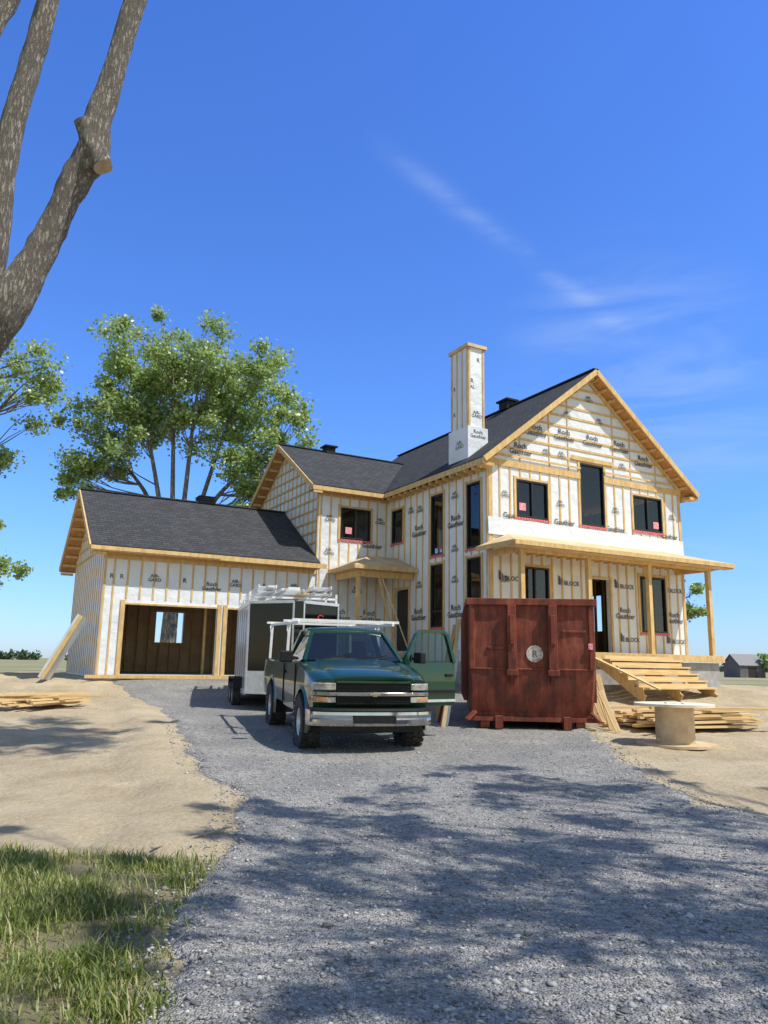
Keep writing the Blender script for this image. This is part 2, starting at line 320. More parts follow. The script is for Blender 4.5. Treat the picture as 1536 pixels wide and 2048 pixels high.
for y in np.arange(1.6,28,.1):
    a=lx(y)+noise.noise(Vector((y*1.3,0,0)))*.25+noise.noise(Vector((y*5,1,0)))*.14;b=rx(y)+noise.noise(Vector((y*1.3,9,0)))*.3+noise.noise(Vector((y*5,5,0)))*.14
    r=[]
    for k in range(81):
        x=a+(b-a)*k/80;e=min(k,80-k);r.append((x,float(y),G(x,y)+(.035 if e>1 else (-.0 if e==1 else -.06))))
    rows.append(r)
Vd=np.array([p for r in rows for p in r]);nr=len(rows);ii=np.arange(80*(nr-1));r_=ii//80;c_=ii%80
npmesh('driveway',Vd,np.stack([r_*81+c_,r_*81+c_+1,(r_+1)*81+c_+1,(r_+1)*81+c_],1),GRV,smooth=True,kind='structure')
STONE=leafmat('loose_stone',(.12,.116,.11),(.29,.282,.267),(.50,.485,.46),0)
STONE.node_tree.nodes['Principled BSDF'].inputs['Roughness'].default_value=.85
n=34000
oy=3.1+(rng.random(n)**1.5)*13;ox=np.array([rng.uniform(lx(y)-.2,min(rx(y)+.3,.62*y+.6)) for y in oy]);sz=.005+.014*rng.random(n)**3
edge=rng.random(n)<.03;sz[edge]*=1.7
base=np.array([(1,0,0),(0,1,0),(-1,0,0),(0,-1,0),(0,0,.8),(0,0,-.8)]);fc=np.array([(0,1,4),(1,2,4),(2,3,4),(3,0,4),(1,0,5),(2,1,5),(3,2,5),(0,3,5)])
an=rng.random(n)*6.28;st=.6+rng.random((n,3))*.9;st[:,2]*=.6
P=base[None]*st[:,None]*sz[:,None,None]+rng.normal(0,.18,(n,6,3))*sz[:,None,None]
ca,sa=np.cos(an)[:,None],np.sin(an)[:,None]
P=np.stack([P[...,0]*ca-P[...,1]*sa,P[...,0]*sa+P[...,1]*ca,P[...,2]],2)
oz=np.array([G(x,y)+(.037 if lx(y)<x<rx(y) else .004) for x,y in zip(ox,oy)])
P+=np.stack([ox,oy,oz],1)[:,None]
npmesh('loose_gravel',P.reshape(-1,3),(fc[None]+6*np.arange(n)[:,None,None]).reshape(-1,3),STONE,kind='stuff',label='loose grey crushed stone scattered on the driveway',category='gravel')
def grass(n,xr,yr,dens,h0,h1,name):
    Vs=[];Fs=[];c=0
    while c<n:
        x=random.uniform(*xr);y=random.uniform(*yr)
        if random.random()>dens(x,y): continue
        tx,ty=x,y
        for _ in range(6):
            x=tx+random.gauss(0,.035);y=ty+random.gauss(0,.035);z=G(x,y)-.01;h=random.uniform(h0,h1)*(.4+random.random()**2*1.3);w=.0025+random.random()*.003
            a=random.random()*6.28;l=random.uniform(.2,1.1)*h;dx,dy=math.cos(a),math.sin(a);px,py=-dy*w,dx*w;o=len(Vs)
            Vs+=[(x-px,y-py,z),(x+px,y+py,z),(x+dx*l*.35+px*.8,y+dy*l*.35+py*.8,z+h*.6),(x+dx*l*.35-px*.8,y+dy*l*.35-py*.8,z+h*.6),(x+dx*l,y+dy*l,z+h*.9),(x+dx*l,y+dy*l,z+h*.9)]
            Fs+=[(o,o+1,o+2,o+3),(o+3,o+2,o+5,o+4)];c+=1
    return npmesh(name,np.array(Vs),np.array(Fs),GRASSM,kind='stuff',label='patchy green and dry grass beside the gravel drive',category='grass')
def dn(x,y): return lawn(x,y)*max(.08,min(1,.5+noise.noise(Vector((x*1.7,y*1.7,2)))*1.7))
grass(68000,(-4.3,-.8),(3.0,6.7),dn,.03,.09,'grass')
# ------------------------------------------------------------------ house
TH=rad(29);C0=(3.16,23.0,0)
house=empty('house',C0,(0,0,TH),label='two-storey unfinished house in white wrap with attached garage',category='house')
MF=lambda u,d,z:(u,-d,z)
MS=lambda u,d,z:(-d,u,z)
MWi=lambda u,d,z:(u,6.1-d,z)
MG=lambda u,d,z:(u,6.16-d,z)
MWL=lambda u,d,z:(-2.88-d,u,z)
GA=-9.99
MGL=lambda u,d,z:(GA-d,u,z)
MR=lambda u,d,z:(8.57+d,u,z)
MBk=lambda u,d,z:(u,12.4+d,z)
MGB=lambda u,d,z:(u,12.5+d,z)
T=.15
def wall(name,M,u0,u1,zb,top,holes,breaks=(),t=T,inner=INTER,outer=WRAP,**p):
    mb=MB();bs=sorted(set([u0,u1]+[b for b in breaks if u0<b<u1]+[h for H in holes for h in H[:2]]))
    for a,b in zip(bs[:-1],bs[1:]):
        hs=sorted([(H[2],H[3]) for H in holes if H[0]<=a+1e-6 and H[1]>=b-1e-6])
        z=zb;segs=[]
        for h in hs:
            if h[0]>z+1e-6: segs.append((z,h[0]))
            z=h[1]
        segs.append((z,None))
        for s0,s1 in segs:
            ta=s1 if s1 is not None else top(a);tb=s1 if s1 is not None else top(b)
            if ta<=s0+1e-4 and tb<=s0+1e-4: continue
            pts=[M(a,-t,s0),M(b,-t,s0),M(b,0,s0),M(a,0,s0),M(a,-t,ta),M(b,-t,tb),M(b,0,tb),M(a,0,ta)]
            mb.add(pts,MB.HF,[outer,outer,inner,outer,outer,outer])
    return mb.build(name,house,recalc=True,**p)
def cuts(u0,u1,z0,z1,holes):
    iv=[(z0,z1)]
    for H in holes:
        if H[0]<u1 and H[1]>u0:
            nv=[]
            for a,b in iv:
                if H[3]<=a or H[2]>=b: nv.append((a,b));continue
                if a<H[2]: nv.append((a,H[2]))
                if b>H[3]: nv.append((H[3],b))
            iv=nv
    return [q for q in iv if q[1]-q[0]>.06]
def vbat(mb,M,us,zb,top,holes,w=.06,d1=.02,d0=0):
    for u in us:
        for a,b in cuts(u-w/2,u+w/2,zb,min(top(u-w/2),top(u+w/2))-.01,holes): mb.box(u-w/2,u+w/2,d0,d1,a,b,WOOD,M)
def hbat(mb,M,u0,u1,z,w,holes,d0=.0,d1=.02):
    iv=[(u0,u1)]
    for H in holes:
        if H[2]<z+w/2 and H[3]>z-w/2:
            nv=[]
            for a,b in iv:
                if H[1]<=a or H[0]>=b: nv.append((a,b));continue
                if a<H[0]: nv.append((a,H[0]))
                if b>H[1]: nv.append((H[1],b))
            iv=nv
    for a,b in iv:
        if b-a>.05: mb.box(a,b,d0,d1,z-w/2,z+w/2,WOOD,M)
def trim(mb,M,H,w=.09,d1=.03,tops=True):
    u0,u1,z0,z1=H[:4]
    mb.box(u0-w,u0-.002,.0,d1,z0-.12,z1+.1,WOOD,M);mb.box(u1+.002,u1+w,.0,d1,z0-.12,z1+.1,WOOD,M)
    if tops: mb.box(u0,u1,.0,d1-.003,z1+.012,z1+.08,WOOD,M)
def window(M,H,div=2,sticker=None,flash=True,grid=0,depth=0):
    u0,u1,z0,z1=H[:4];mb=MB();w=.055
    w_=empty('window',(0,0,0));w_.parent=house
    for q in [(u0+.002,u0+w,z0+.002,z1-.002),(u1-w,u1-.002,z0+.002,z1-.002),(u0+w,u1-w,z0+.002,z0+w),(u0+w,u1-w,z1-w,z1-.002)]:
        mb.box(q[0],q[1],-.09,.035,q[2],q[3],BLK,M)
    for k in range(1,div):
        c=u0+(u1-u0)*k/div;mb.box(c-.03,c+.03,-.07,.02,z0+w,z1-w,BLK,M)
    if grid:
        c=z0+(z1-z0)*grid;mb.box(u0+w,u1-w,-.068,.018,c-.03,c+.03,BLK,M)
    mb.build('frame',w_,bevel=.005)
    g=MB();g.add([M(u0+.03,-.04,z0+.03),M(u1-.03,-.04,z0+.03),M(u1-.03,-.04,z1-.03),M(u0+.03,-.04,z1-.03)],[(0,1,2,3)],GLASS);g.build('pane',w_,recalc=False)
    if sticker:
        s=MB();a,b=sticker;s.box(a,a+.26,-.032,-.028,b,b+.24,STICK,M);s.build('sticker',w_)
    if flash:
        f=MB();k=int((u1-u0+.16)/.09)
        f.box(u0-.08,u1+.08,.031,.036,z0-.06,z0-.01,FLASH,M)
        for q in range(k): f.add([M(u0-.08+q*.09,.0335,z0-.06),M(u0+.01+q*.09,.0335,z0-.06),M(u0-.035+q*.09,.0335,z0-.11)],[(0,1,2)],FLASH)
        f.build('flashing',w_,recalc=False)
EZ=7.7;SL=.79;RA=4.285;SLW=.64;SLG=.653
ztop=lambda a:EZ+SL*(min(a,8.57-a)+.45)-.22
RZ=EZ+SL*(RA+.45)
wtop=lambda b:EZ+SLW*(min(b-6.1,12.4-b)+.4)-.2
gtop=lambda b:4.9+SLG*(min(b-6.16,12.5-b)+.46)-.2
HFs=[(1.10,2.38,6.07,7.27),(3.79,4.85,6.09,8.18),(6.2,7.6,6.16,7.37),(1.25,2.35,2.9,4.53),(4.1,4.95,1.97,4.35),(6.34,7.58,2.69,4.57)]
wall('wall',MF,0,8.57,1.0,ztop,HFs,[RA])
mb=MB()
us=[u for u in np.arange(.05,8.57,.407)]
vbat(mb,MF,us,5.95,lambda u:7.62,HFs);vbat(mb,MF,us,1.95,lambda u:4.95,HFs)
vbat(mb,MF,[.1],1.95,lambda u:7.6,[],w=.14,d1=.024);vbat(mb,MF,[8.5],1.95,lambda u:7.6,[],w=.12,d1=.024)
z=8.25
while z<11.1:
    e=(z+.22-EZ)/SL-.45; hbat(mb,MF,max(.02,e+.1),min(8.55,8.57-e-.1),z,.075,HFs,.0,.022);z+=.36
vbat(mb,MF,[1.27,2.49,3.3,5.34,6.15,7.37],7.85,ztop,[(0,9,z_-.04,z_+.04) for z_ in np.arange(8.25,11.1,.36)],w=.045)
hbat(mb,MF,-.02,8.59,7.72,.2,[HFs[1]],.0,.045);hbat(mb,MF,.0,8.57,7.98,.06,[HFs[1]],.045,.07)
hbat(mb,MF,3.4,5.3,8.32,.14,[],.045,.06)
for H in HFs: trim(mb,MF,H)
mb.build('wall_strapping',house)
sk_=MB();rr=[]
for k in range(60):
    u=-.01+8.59*k/59;rr.append([(u,-.026-.02*math.sin(k*1.3)**2,5.96+.03*noise.noise(Vector((u*2,0,0)))),(u,-.04-.03*noise.noise(Vector((u*3,1,0))),5.7),(u,-.05-.05*abs(noise.noise(Vector((u*2.2,2,0)))),5.42)])
sk_.grid(rr,WRAP);sk_.build('membrane_skirt',house,smooth=True,recalc=False)
RG='Roch\nGauthier'
tx=MB()
for u,z in [(1.95,9.03),(3.15,9.05),(4.4,9.05),(5.65,9.03),(6.8,8.68),(1.3,8.3)]: text(tx,MF,RG,u,z,.25,d=.024,m=INK)
for u,z in [(3.3,9.78),(4.75,9.78),(2.35,8.34),(5.75,8.34),(4.3,10.5),(3.0,8.34)]: text(tx,MF,'AIR-\nGARD',u,z,.14,d=.024)
for u in [1.0,3.05,5.3,7.9]: text(tx,MF,'Gauthier',u,6.0,.24,d=.024)
for u,z in [(.66,6.75),(2.9,6.7),(5.35,6.75),(8.1,6.8),(.6,4.1)]: text(tx,MF,'AIR-\nGARD',u,z,.13,d=.024)
for u,z in [(.80,4.05),(3.15,4.05),(5.6,4.1),(7.95,4.1),(5.75,2.35),(7.95,2.35)]:
    text(tx,MF,'BLOCK',u+.14,z,.20,d=.024)
    tx.add([MF(u-.42,.024,z),MF(u-.34,.024,z),MF(u-.34,.024,z+.24),MF(u-.42,.024,z+.31)],[(0,1,2,3)],INK);tx.add([MF(u-.32,.024,z),MF(u-.24,.024,z),MF(u-.24,.024,z+.16),MF(u-.32,.024,z+.23)],[(0,1,2,3)],INKG)
for u,z in [(3.1,3.1),(5.6,3.15),(7.95,3.1),(3.1,2.4),(.6,3.1)]: text(tx,MF,RG,u,z+.15,.24,d=.024)
tx.build('printed_lettering',house,recalc=False)
window(MF,HFs[0],2,(1.25,6.3));window(MF,HFs[1],1,None);window(MF,HFs[2],2,(7.2,6.3));window(MF,HFs[3],2,None);window(MF,HFs[5],2,None)
HS=[(.34,1.08,5.08,7.15),(2.43,3.17,5.09,7.14),(5.08,5.85,5.84,7.06),(.34,1.08,2.7,4.77),(2.43,3.17,2.7,4.77),(4.62,5.55,1.95,4.1)]
t76=lambda u:7.6
wall('wall',MS,.0+.151,12.4,1.0,t76,HS)
mb=MB();vbat(mb,MS,list(np.arange(.05,6.05,.407)),1.6,lambda u:7.55,HS,w=.055)
hbat(mb,MS,0,6.05,7.5,.12,[],.022,.05)
for H in HS: trim(mb,MS,H)
mb.build('wall_strapping',house)
tx=MB()
for u,z in [(1.7,6.1),(3.95,6.1),(1.7,3.2),(3.95,3.2)]: text(tx,MS,RG,u,z,.26,-1,d=.022)
for u,z in [(1.75,6.95),(3.9,6.85),(4.5,6.9),(1.75,5.2),(3.9,4.2),(1.75,4.2),(1.8,2.4)]: text(tx,MS,'AIR-\nGARD',u,z,.15,-1,d=.022)
tx.build('printed_lettering',house,recalc=False)
window(MS,HS[0],1);window(MS,HS[1],1);window(MS,HS[2],1);window(MS,HS[3],1,grid=.25);window(MS,HS[4],1,grid=.25)
d=MB();d.box(4.7,5.5,-.1,-.05,1.95,4.05,BLK,MS);d.build('door',house,label='black panel standing for the dark open side doorway')  # black panel fills the opening, its colour standing for the dark inside
HW=[(-2.03,-.80,5.89,7.04)]
wall('wall',MWi,-2.88,-.001,1.0,lambda u:7.55,HW)
mb=MB();vbat(mb,MWi,list(np.arange(-2.8,-.02,.38)),1.6,lambda u:7.5,HW,w=.055);hbat(mb,MWi,-2.88,-.05,7.45,.12,[],.022,.05);trim(mb,MWi,HW[0])
mb.build('wall_strapping',house)
tx=MB()
for u,z in [(-2.0,3.2),(-.75,3.2)]: text(tx,MWi,RG,u,z,.26)
text(tx,MWi,'Gauthier',-.72,5.65,.23,d=.022)
for u,z in [(-.55,4.9),(-1.6,4.9),(-2.45,6.6),(-.4,6.7),(-2.45,5.4),(-1.3,4.1)]: text(tx,MWi,'AIR-\nGARD',u,z,.15,d=.022)
tx.build('printed_lettering',house,recalc=False)
window(MWi,HW[0],2,(-1.8,6.1))
wall('wall',MWL,6.1+.001,12.4,1.0,wtop,[],[9.25])
mb=MB();vbat(mb,MWL,list(np.arange(6.2,12.4,.407)),4.9,wtop,[])
z=5.3
while z<9.4:
    e=max(0,(z+.2-EZ)/SLW-.4);hbat(mb,MWL,6.1+e+.1,12.4-e-.1,z,.06,[],.022,.044);z+=.4
mb.box(6.1,6.22,.0,.05,4.9,7.6,WOOD,MWL)
mb.build('wall_strapping',house)
wall('wall',MR,.151,12.24,1.0,t76,[(3.9,5.2,2.9,4.3),(8.2,9.4,2.7,4.3)],outer=WRAP);wall('wall',MBk,0,8.57,1.0,ztop,[(1.5,3,2.7,4.5),(5,6.5,5.6,7)],[RA]);wall('wall',MBk,-2.88,-.01,1.0,lambda u:7.5,[(-2,-.8,5.9,7.1)])
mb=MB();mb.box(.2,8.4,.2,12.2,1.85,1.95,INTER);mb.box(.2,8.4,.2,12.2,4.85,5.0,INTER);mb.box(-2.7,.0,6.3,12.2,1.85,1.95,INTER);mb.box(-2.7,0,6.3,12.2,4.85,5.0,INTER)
for u in np.arange(.6,8.3,.42): mb.box(u,u+.045,3.6,3.7,5.0,7.5,WOOD)
for u in np.arange(5.6,8.3,.42): mb.box(u,u+.045,2.6,2.7,1.95,4.85,WOOD)
for u in np.arange(.4,3.4,.42): mb.box(u,u+.045,2.6,2.7,1.95,4.85,WOOD)
mb.build('floor',house)
mb=MB();mb.box(-.03,8.6,-.03,12.4,.2,1.62,CONC);mb.box(-2.91,-.03,6.07,12.4,.2,1.62,CONC);mb.build('foundation',house)
def slope(mb,pts,sh,ins=.0):
    mb.prism(pts,.045,sh,BLK,BLK)
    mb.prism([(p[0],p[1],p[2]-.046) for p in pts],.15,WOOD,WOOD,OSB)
O=.45;bk=12.4+O
r=MB()
slope(r,[(-O,-O,EZ),(-O,bk,EZ),(RA,bk,RZ),(RA,-O,RZ)],SHB);slope(r,[(8.57+O,-O,EZ),(RA,-O,RZ),(RA,bk,RZ),(8.57+O,bk,EZ)],SHB)
r.box(RA-.12,RA+.12,-O,bk,RZ-.02,RZ+.02,SHB)
roof=r.build('roof',house)
r=MB();WZ=EZ+SLW*3.55+.0;va=(WZ-EZ)/SL-O
slope(r,[(-3.33,5.7,EZ-.02),(-.45,5.7,EZ-.02),(va,9.25,WZ),(-3.33,9.25,WZ)],SHA);slope(r,[(-3.33,12.8,EZ-.02),(-3.33,9.25,WZ),(va,9.25,WZ),(-.45,12.8,EZ-.02)],SHA)
r.box(-3.33,va,9.13,9.37,WZ-.02,WZ+.02,SHA)
r.build('roof',house)
r=MB();gm=9.33;GZ_=4.9+SLG*3.63
slope(r,[(GA-.5,5.7,4.9),(-2.93,5.7,4.9),(-2.93,gm,GZ_),(GA-.5,gm,GZ_)],SHA);slope(r,[(GA-.5,12.96,4.9),(GA-.5,gm,GZ_),(-2.93,gm,GZ_),(-2.93,12.96,4.9)],SHA)
r.box(GA-.5,-2.93,gm-.12,gm+.12,GZ_-.02,GZ_+.02,SHA)
r.build('roof',house)
f=MB()
for sgn in (0,1):
    X=lambda a:(a if not sgn else 8.57-a)
    n=13
    for k in range(n):
        a=-.3+(RA+.2)*k/(n-1);z=EZ+SL*(a+O)-.26
        f.beam((X(a),-.40,z),(X(a),-.01,z),.05,.09,WOOD)
    f.beam((X(-O),-O-.022,EZ-.10),(X(RA),-O-.022,RZ-.10),.04,.17,WOOD);f.beam((X(.0),-.06,EZ+SL*O-.30),(X(RA),-.06,RZ-.30),.05,.10,WOOD)
    f.box(-O-.03 if not sgn else 8.57+O-.01,-O+.01 if not sgn else 8.57+O+.03,-O,5.6 if not sgn else bk,EZ-.22,EZ-.05,WOOD)
    f.box(X(-O)-(.0 if not sgn else .0) if not sgn else 8.57+.05,-.05 if not sgn else 8.57+O,-O+.03,-.05,EZ-.26,EZ-.17,WOOD)
for b in np.arange(-.2,5.6,.407): f.box(-O+.02,-.03,b,b+.05,EZ-.30,EZ-.19,WOOD)
for k in range(9):
    for s_ in (1,-1):
        t_=k/8*3.5;b=9.25-s_*(3.55-t_);z=EZ+SLW*t_-.27;f.beam((-3.3,b,z),(-2.95,b,z),.05,.09,WOOD)
        bg=gm-s_*(3.6-t_);z=4.9+SLG*t_-.26;f.beam((GA-.47,bg,z),(GA-.03,bg,z),.05,.09,WOOD)
for s_ in (1,-1):
    f.beam((-3.35,9.25-s_*3.55,EZ-.12),(-3.35,9.25,WZ-.10),.04,.17,WOOD);f.beam((GA-.52,gm-s_*3.63,4.8),(GA-.52,gm,GZ_-.10),.04,.17,WOOD)
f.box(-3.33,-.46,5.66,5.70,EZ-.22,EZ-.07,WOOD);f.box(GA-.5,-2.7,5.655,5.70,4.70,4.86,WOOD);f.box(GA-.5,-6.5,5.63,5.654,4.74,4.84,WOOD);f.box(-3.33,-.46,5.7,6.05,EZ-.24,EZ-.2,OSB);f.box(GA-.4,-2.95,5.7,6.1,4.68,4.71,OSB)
f.build('roof_framing',house)
v=MB();v.box(RA-.25,RA+.2,4.1,4.6,RZ-.1,RZ+.22,BLKR);v.box(RA-.32,RA+.28,4.0,4.7,RZ+.22,RZ+.29,BLKR);v.build('roof_vent',house)
v=MB();v.box(-1.3,-.9,9.1,9.5,WZ-.1,WZ+.2,BLKR);v.box(-1.38,-.82,9.02,9.58,WZ+.2,WZ+.26,BLKR);v.build('roof_vent',house)
v=MB();v.box(-6.3,-5.8,gm-.1,gm+.4,GZ_-.3,GZ_+.22,BLKR)
for k in range(4): v.box(-6.36,-5.74,gm-.16,gm+.46,GZ_+.02+k*.07,GZ_+.05+k*.07,BLKR)
v.build('roof_vent',house)
c=MB();c.box(.0,.63,.99,1.96,7.6,11.82,WRAP);c.box(-.08,.71,.91,2.04,11.82,11.93,PLY);c.box(-.07,.72,.92,2.02,7.75,9.08,WRAP)
for u in (.035,.595): c.box(u-.035,u+.035,.965,.99,9.1,11.8,WOOD)
for b in (1.02,1.93): c.box(-.025,.0,b-.035,b+.035,9.1,11.8,WOOD)
for b in (1.33,1.62): c.box(-.02,.0,b-.02,b+.02,9.1,11.8,WOOD)
MC=lambda u,d,z:(u,.92-d,z);text(c,MC,RG,.33,8.86,.175);MC2=lambda u,d,z:(u,.99-d,z)
text(c,MC2,'R',.40,11.35,.2);text(c,MC2,'AIR-\nGARD',.33,9.55,.15);text(c,MC2,'R',.15,10.6,.2);text(c,MC2,'AL',.17,10.4,.16);text(c,lambda u,d,z:(-.07-d,u,z),'AIR-\nGARD',1.4,8.55,.17,-1)
for zz in (9.6,10.5): text(c,lambda u,d,z:(-d,u,z),'R',1.78,zz,.2,-1)
c.build('chimney',house,label='tall boxed chimney in white wrap with wood strapping')
g0=GA
HG=[(g0+.71,g0+3.64,1.04,3.17),(g0+3.97,g0+6.85,1.04,3.17)]
wall('wall',MG,g0,-2.881,.96,lambda u:4.72,HG,inner=INSUL)
mb=MB();vbat(mb,MG,list(np.arange(g0+.32,-2.95,.407)),1.04,lambda u:4.7,[(H[0]-.14,H[1]+.14,1,3.35) for H in HG],w=.055);vbat(mb,MG,[g0+.05],1.04,lambda u:4.7,[])
for H in HG:
    mb.box(H[0]-.13,H[0],.0,.045,1.0,3.3,WOOD,MG);mb.box(H[1],H[1]+.13,.0,.045,1.0,3.3,WOOD,MG);mb.box(H[0],H[1],.0,.045,3.17,3.22,WOOD,MG)
hbat(mb,MG,g0,-2.9,4.62,.14,[],.022,.05);mb.box(g0-.3,-3.1,.05,.14,.93,1.03,WOOD,MG)
mb.build('wall_strapping',house)
tx=MB()
for u in (.25,.55,): text(tx,MG,'R',g0+u,3.95,.2);
for u in (1.55,4.2,6.3): text(tx,MG,'AIR-\nGARD',g0+u,4.05,.15,d=.022)
for u in (2.5,5.2): text(tx,MG,'R',g0+u,3.95,.2,d=.022)
for u in (3.4,): text(tx,MG,RG,g0+u,3.9,.18,d=.022)
tx.build('printed_lettering',house,recalc=False)
wall('wall',MGL,6.17,12.5,.96,gtop,[],[gm],inner=INSUL);mb=MB();vbat(mb,MGL,list(np.arange(6.25,12.5,.407)),1.0,gtop,[])
z=4.9
while z<6.6:
    e=max(0,(z+.2-4.9)/SLG-.4);hbat(mb,MGL,6.2+e+.1,12.4-e-.1,z,.06,[],.022,.044);z+=.4
mb.build('wall_strapping',house)
wall('wall',MGB,g0,-2.9,.96,lambda u:4.7,[(g0+3.1,g0+4.18,2.17,3.35)],inner=INSUL)
mb=MB()
for u in np.arange(g0+.3,-3,.42):
    for a,b in cuts(u,u+.05,1.05,4.7,[(g0+3.05,g0+4.22,2.1,3.4)]): mb.box(u,u+.05,12.23,12.34,a,b,WOOD)
mb.box(g0+3.0,g0+4.3,12.22,12.34,2.08,2.17,WOOD);mb.box(g0+3.0,g0+4.3,12.22,12.34,3.35,3.45,WOOD)
for b in np.arange(6.5,12.3,.42): mb.box(g0+.16,g0+.27,b,b+.05,1.05,4.7,WOOD)
mb.box(g0+3.75,g0+3.83,8,8.1,1.04,4.7,WOOD)
for b in np.arange(6.8,12.3,1.2): mb.box(g0+.2,-3,b,b+.08,4.3,4.45,WOOD)
mb.box(-3.08,-3.0,6.4,12.3,1.04,4.7,INSUL)
mb.build('garage_framing',house)
mb=MB();mb.box(g0-.02,-2.92,6.12,12.5,.2,.955,CONC);mb.box(g0+.16,-3.05,6.3,12.3,.955,1.04,CONC);mb.build('foundation',house)
p=MB();p.box(-.2,8.3,-1.6,-.04,1.84,1.94,WOODP);p.box(-.1,8.2,-1.5,-.04,.3,1.70,CONC);p.box(-.22,8.32,-1.64,-1.6,1.72,1.93,WOOD)
p.build('porch_deck',house)
for a in (.1,2.65,5.2,8.0):
    q=MB();q.box(a-.07,a+.07,-1.5,-1.36,1.94,4.72,WOOD);q.build('porch_post',house)
q=MB();EP=4.98
L0,L1,LF=-.45,8.8,-1.85;wz=5.50
tops=[(L0,LF,EP),(L1,LF,EP),(L1-1.2,-.03,wz),(L0+1.2,-.03,wz)]
q.prism(tops,.05,PLY,WOOD,PLY);q.prism([(L0,-.03,EP),(L0,LF,EP),(L0+1.2,-.03,wz)],.05,PLY,WOOD,PLY);q.prism([(L1,LF,EP),(L1,-.03,EP),(L1-1.2,-.03,wz)],.05,PLY,WOOD,PLY)
q.box(L0-.02,L1+.02,LF-.04,LF,EP-.14,EP-.01,WOOD);q.box(L0-.04,L0,LF,-.03,EP-.14,EP-.01,WOOD);q.box(L1,L1+.04,LF,-.03,EP-.14,EP-.01,WOOD)
q.box(-.0,8.2,-1.50,-1.36,4.72,4.92,WOOD)
q.box(0,.1,-1.36,-.05,4.72,4.90,WOOD);q.box(8.1,8.2,-1.36,-.05,4.72,4.90,WOOD)
for a in np.arange(.2,8.3,.407): q.box(a,a+.045,LF,-.05,4.86,4.93,WOOD)
q.box(L0+.02,L1-.02,LF,-1.5,4.80,4.83,PLY)
q.build('porch_roof',house)
st=MB();n=6;z0=.80;z1=1.94
for k in range(1,n):
    z=z1-(z1-z0)*k/n;y=-1.64-.29*k
    st.box(2.6,5.6,y-.155,y+.01,z-.05,z,WOODP);st.box(2.6,5.6,y-.30,y-.16,z-.05,z,WOODP);st.box(2.66,5.54,y-.02,y+.0,z+.0,z+.10,WOODP)
for a in (2.66,4.1,5.54):
    st.beam((a,-1.66,z1-.24),(a,-1.64-.29*n,z0-.12),.045,.24,WOOD)
    for k in range(1,n):
        z=z1-(z1-z0)*k/n;y=-1.64-.29*k; st.box(a-.022,a+.022,y-.26,y,z-.2,z-.05,WOOD)
st.beam((2.1,-1.75,1.9),(2.9,-3.7,.95),.2,.04,WOODP);st.beam((5.72,-1.66,1.75),(5.72,-2.3,.9),.05,.1,WOOD)
st.build('stairs',house)
cn=MB();ca_=-2.45;cb=4.0;ez=4.72
cn.prism([(ca_,cb,ez),(-.03,cb,ez),(-.03,5.5,ez+.55),(ca_+1.3,5.5,ez+.55)],.05,PLY,WOOD,PLY);cn.prism([(ca_,cb,ez),(ca_+1.3,5.5,ez+.55),(ca_+1.3,6.05,ez+.55),(ca_,6.05,ez)],.05,PLY,WOOD,PLY)
cn.prism([(ca_+1.3,5.5,ez+.55),(-.03,5.5,ez+.55),(-.03,6.05,ez+.55),(ca_+1.3,6.05,ez+.55)],.05,PLY,WOOD,PLY)
cn.box(ca_-.03,-.03,cb-.03,cb+.01,ez-.12,ez-.0,WOOD);cn.box(ca_-.03,ca_+.01,cb,6.05,ez-.12,ez-.0,WOOD);cn.box(ca_+.2,-.05,cb+.25,cb+.4,ez-.36,ez-.14,WOOD);cn.box(ca_+.25,ca_+.4,cb+.4,6.0,ez-.36,ez-.14,WOOD);cn.box(ca_,-.04,cb+.0,6.04,ez-.13,ez-.1,PLY)
cn.beam((-1.25,4.35,ez-.3),(-.2,3.7,1.2),.14,.04,WOODP);cn.beam((-1.3,4.45,ez-.3),(-.5,4.4,1.6),.09,.04,WOOD);cn.box(-2.2,-2.08,4.3,4.42,.9,ez-.35,WOOD)
cn.build('entrance_canopy',house)
en=MB();en.box(-1.6,-.04,4.3,6.0,1.72,1.86,WOODP);en.box(-1.5,-.06,4.4,6.0,.7,1.72,CONC);en.build('entrance_landing',house)
# ------------------------------------------------------------------ truck
trk=empty('pickup_truck',(-.10,12.28,.10),(0,rad(1.6),math.atan2(-.961,.277)),label='dark green pickup truck with ladder rack and open driver door',category='pickup truck')
def bx(x,y,z): return (x-(.10*(y/.95)**2+.12*(abs(y)/.97)**8)*max(0,min(1,1-(-x-.05)/.9)),y,z)
XW1,XW2,RW,ZW=-.98,-4.36,.52,.46
def arch(x,base):
    z=base
    for c in (XW1,XW2):
        if abs(x-c)<RW: z=max(z,ZW+math.sqrt(RW*RW-(x-c)**2))
    return z
def Wd(x): return float(np.interp(-x,[.1,.3,.7,1.5,5.6],[.93,.965,.98,.985,.985]))
def hoodz(x): return 1.145+.275*((-x-.02)/1.4)**.55 if x<-.02 else 1.145
def yside(x,z): return Wd(x)*(1-.035*((z-.92)/.45)**2)
b=MB();rows=[]
xc=sorted(set([-.045,-.06,-.08,-.11,-.15,-.21,-.28,-.36,-.42,-.459]+[-.98+.52*math.cos(t) for t in np.linspace(.05,3.09,22)]+[-1.502,-1.55]),reverse=True)
for x in xc:
    zb=arch(x,.60);zs=hoodz(x)-.065;h=[]
    for k in range(6):
        z=zb+(zs-.06-zb)*k/5;h.append((yside(x,z),z))
    w=Wd(x);zc=hoodz(x);h+=[(w-.022,zs-.012),(w-.06,zs+.02),(w-.13,zs+.038),(w-.23,zc-.018),(w-.27,zc-.028),(w-.31,zc-.004),(w*.5,zc+.012),(w*.25,zc+.024),(0,zc+.027)]
    rows.append([bx(x,-y,z) for y,z in h]+[bx(x,y,z) for y,z in h[::-1][1:]])
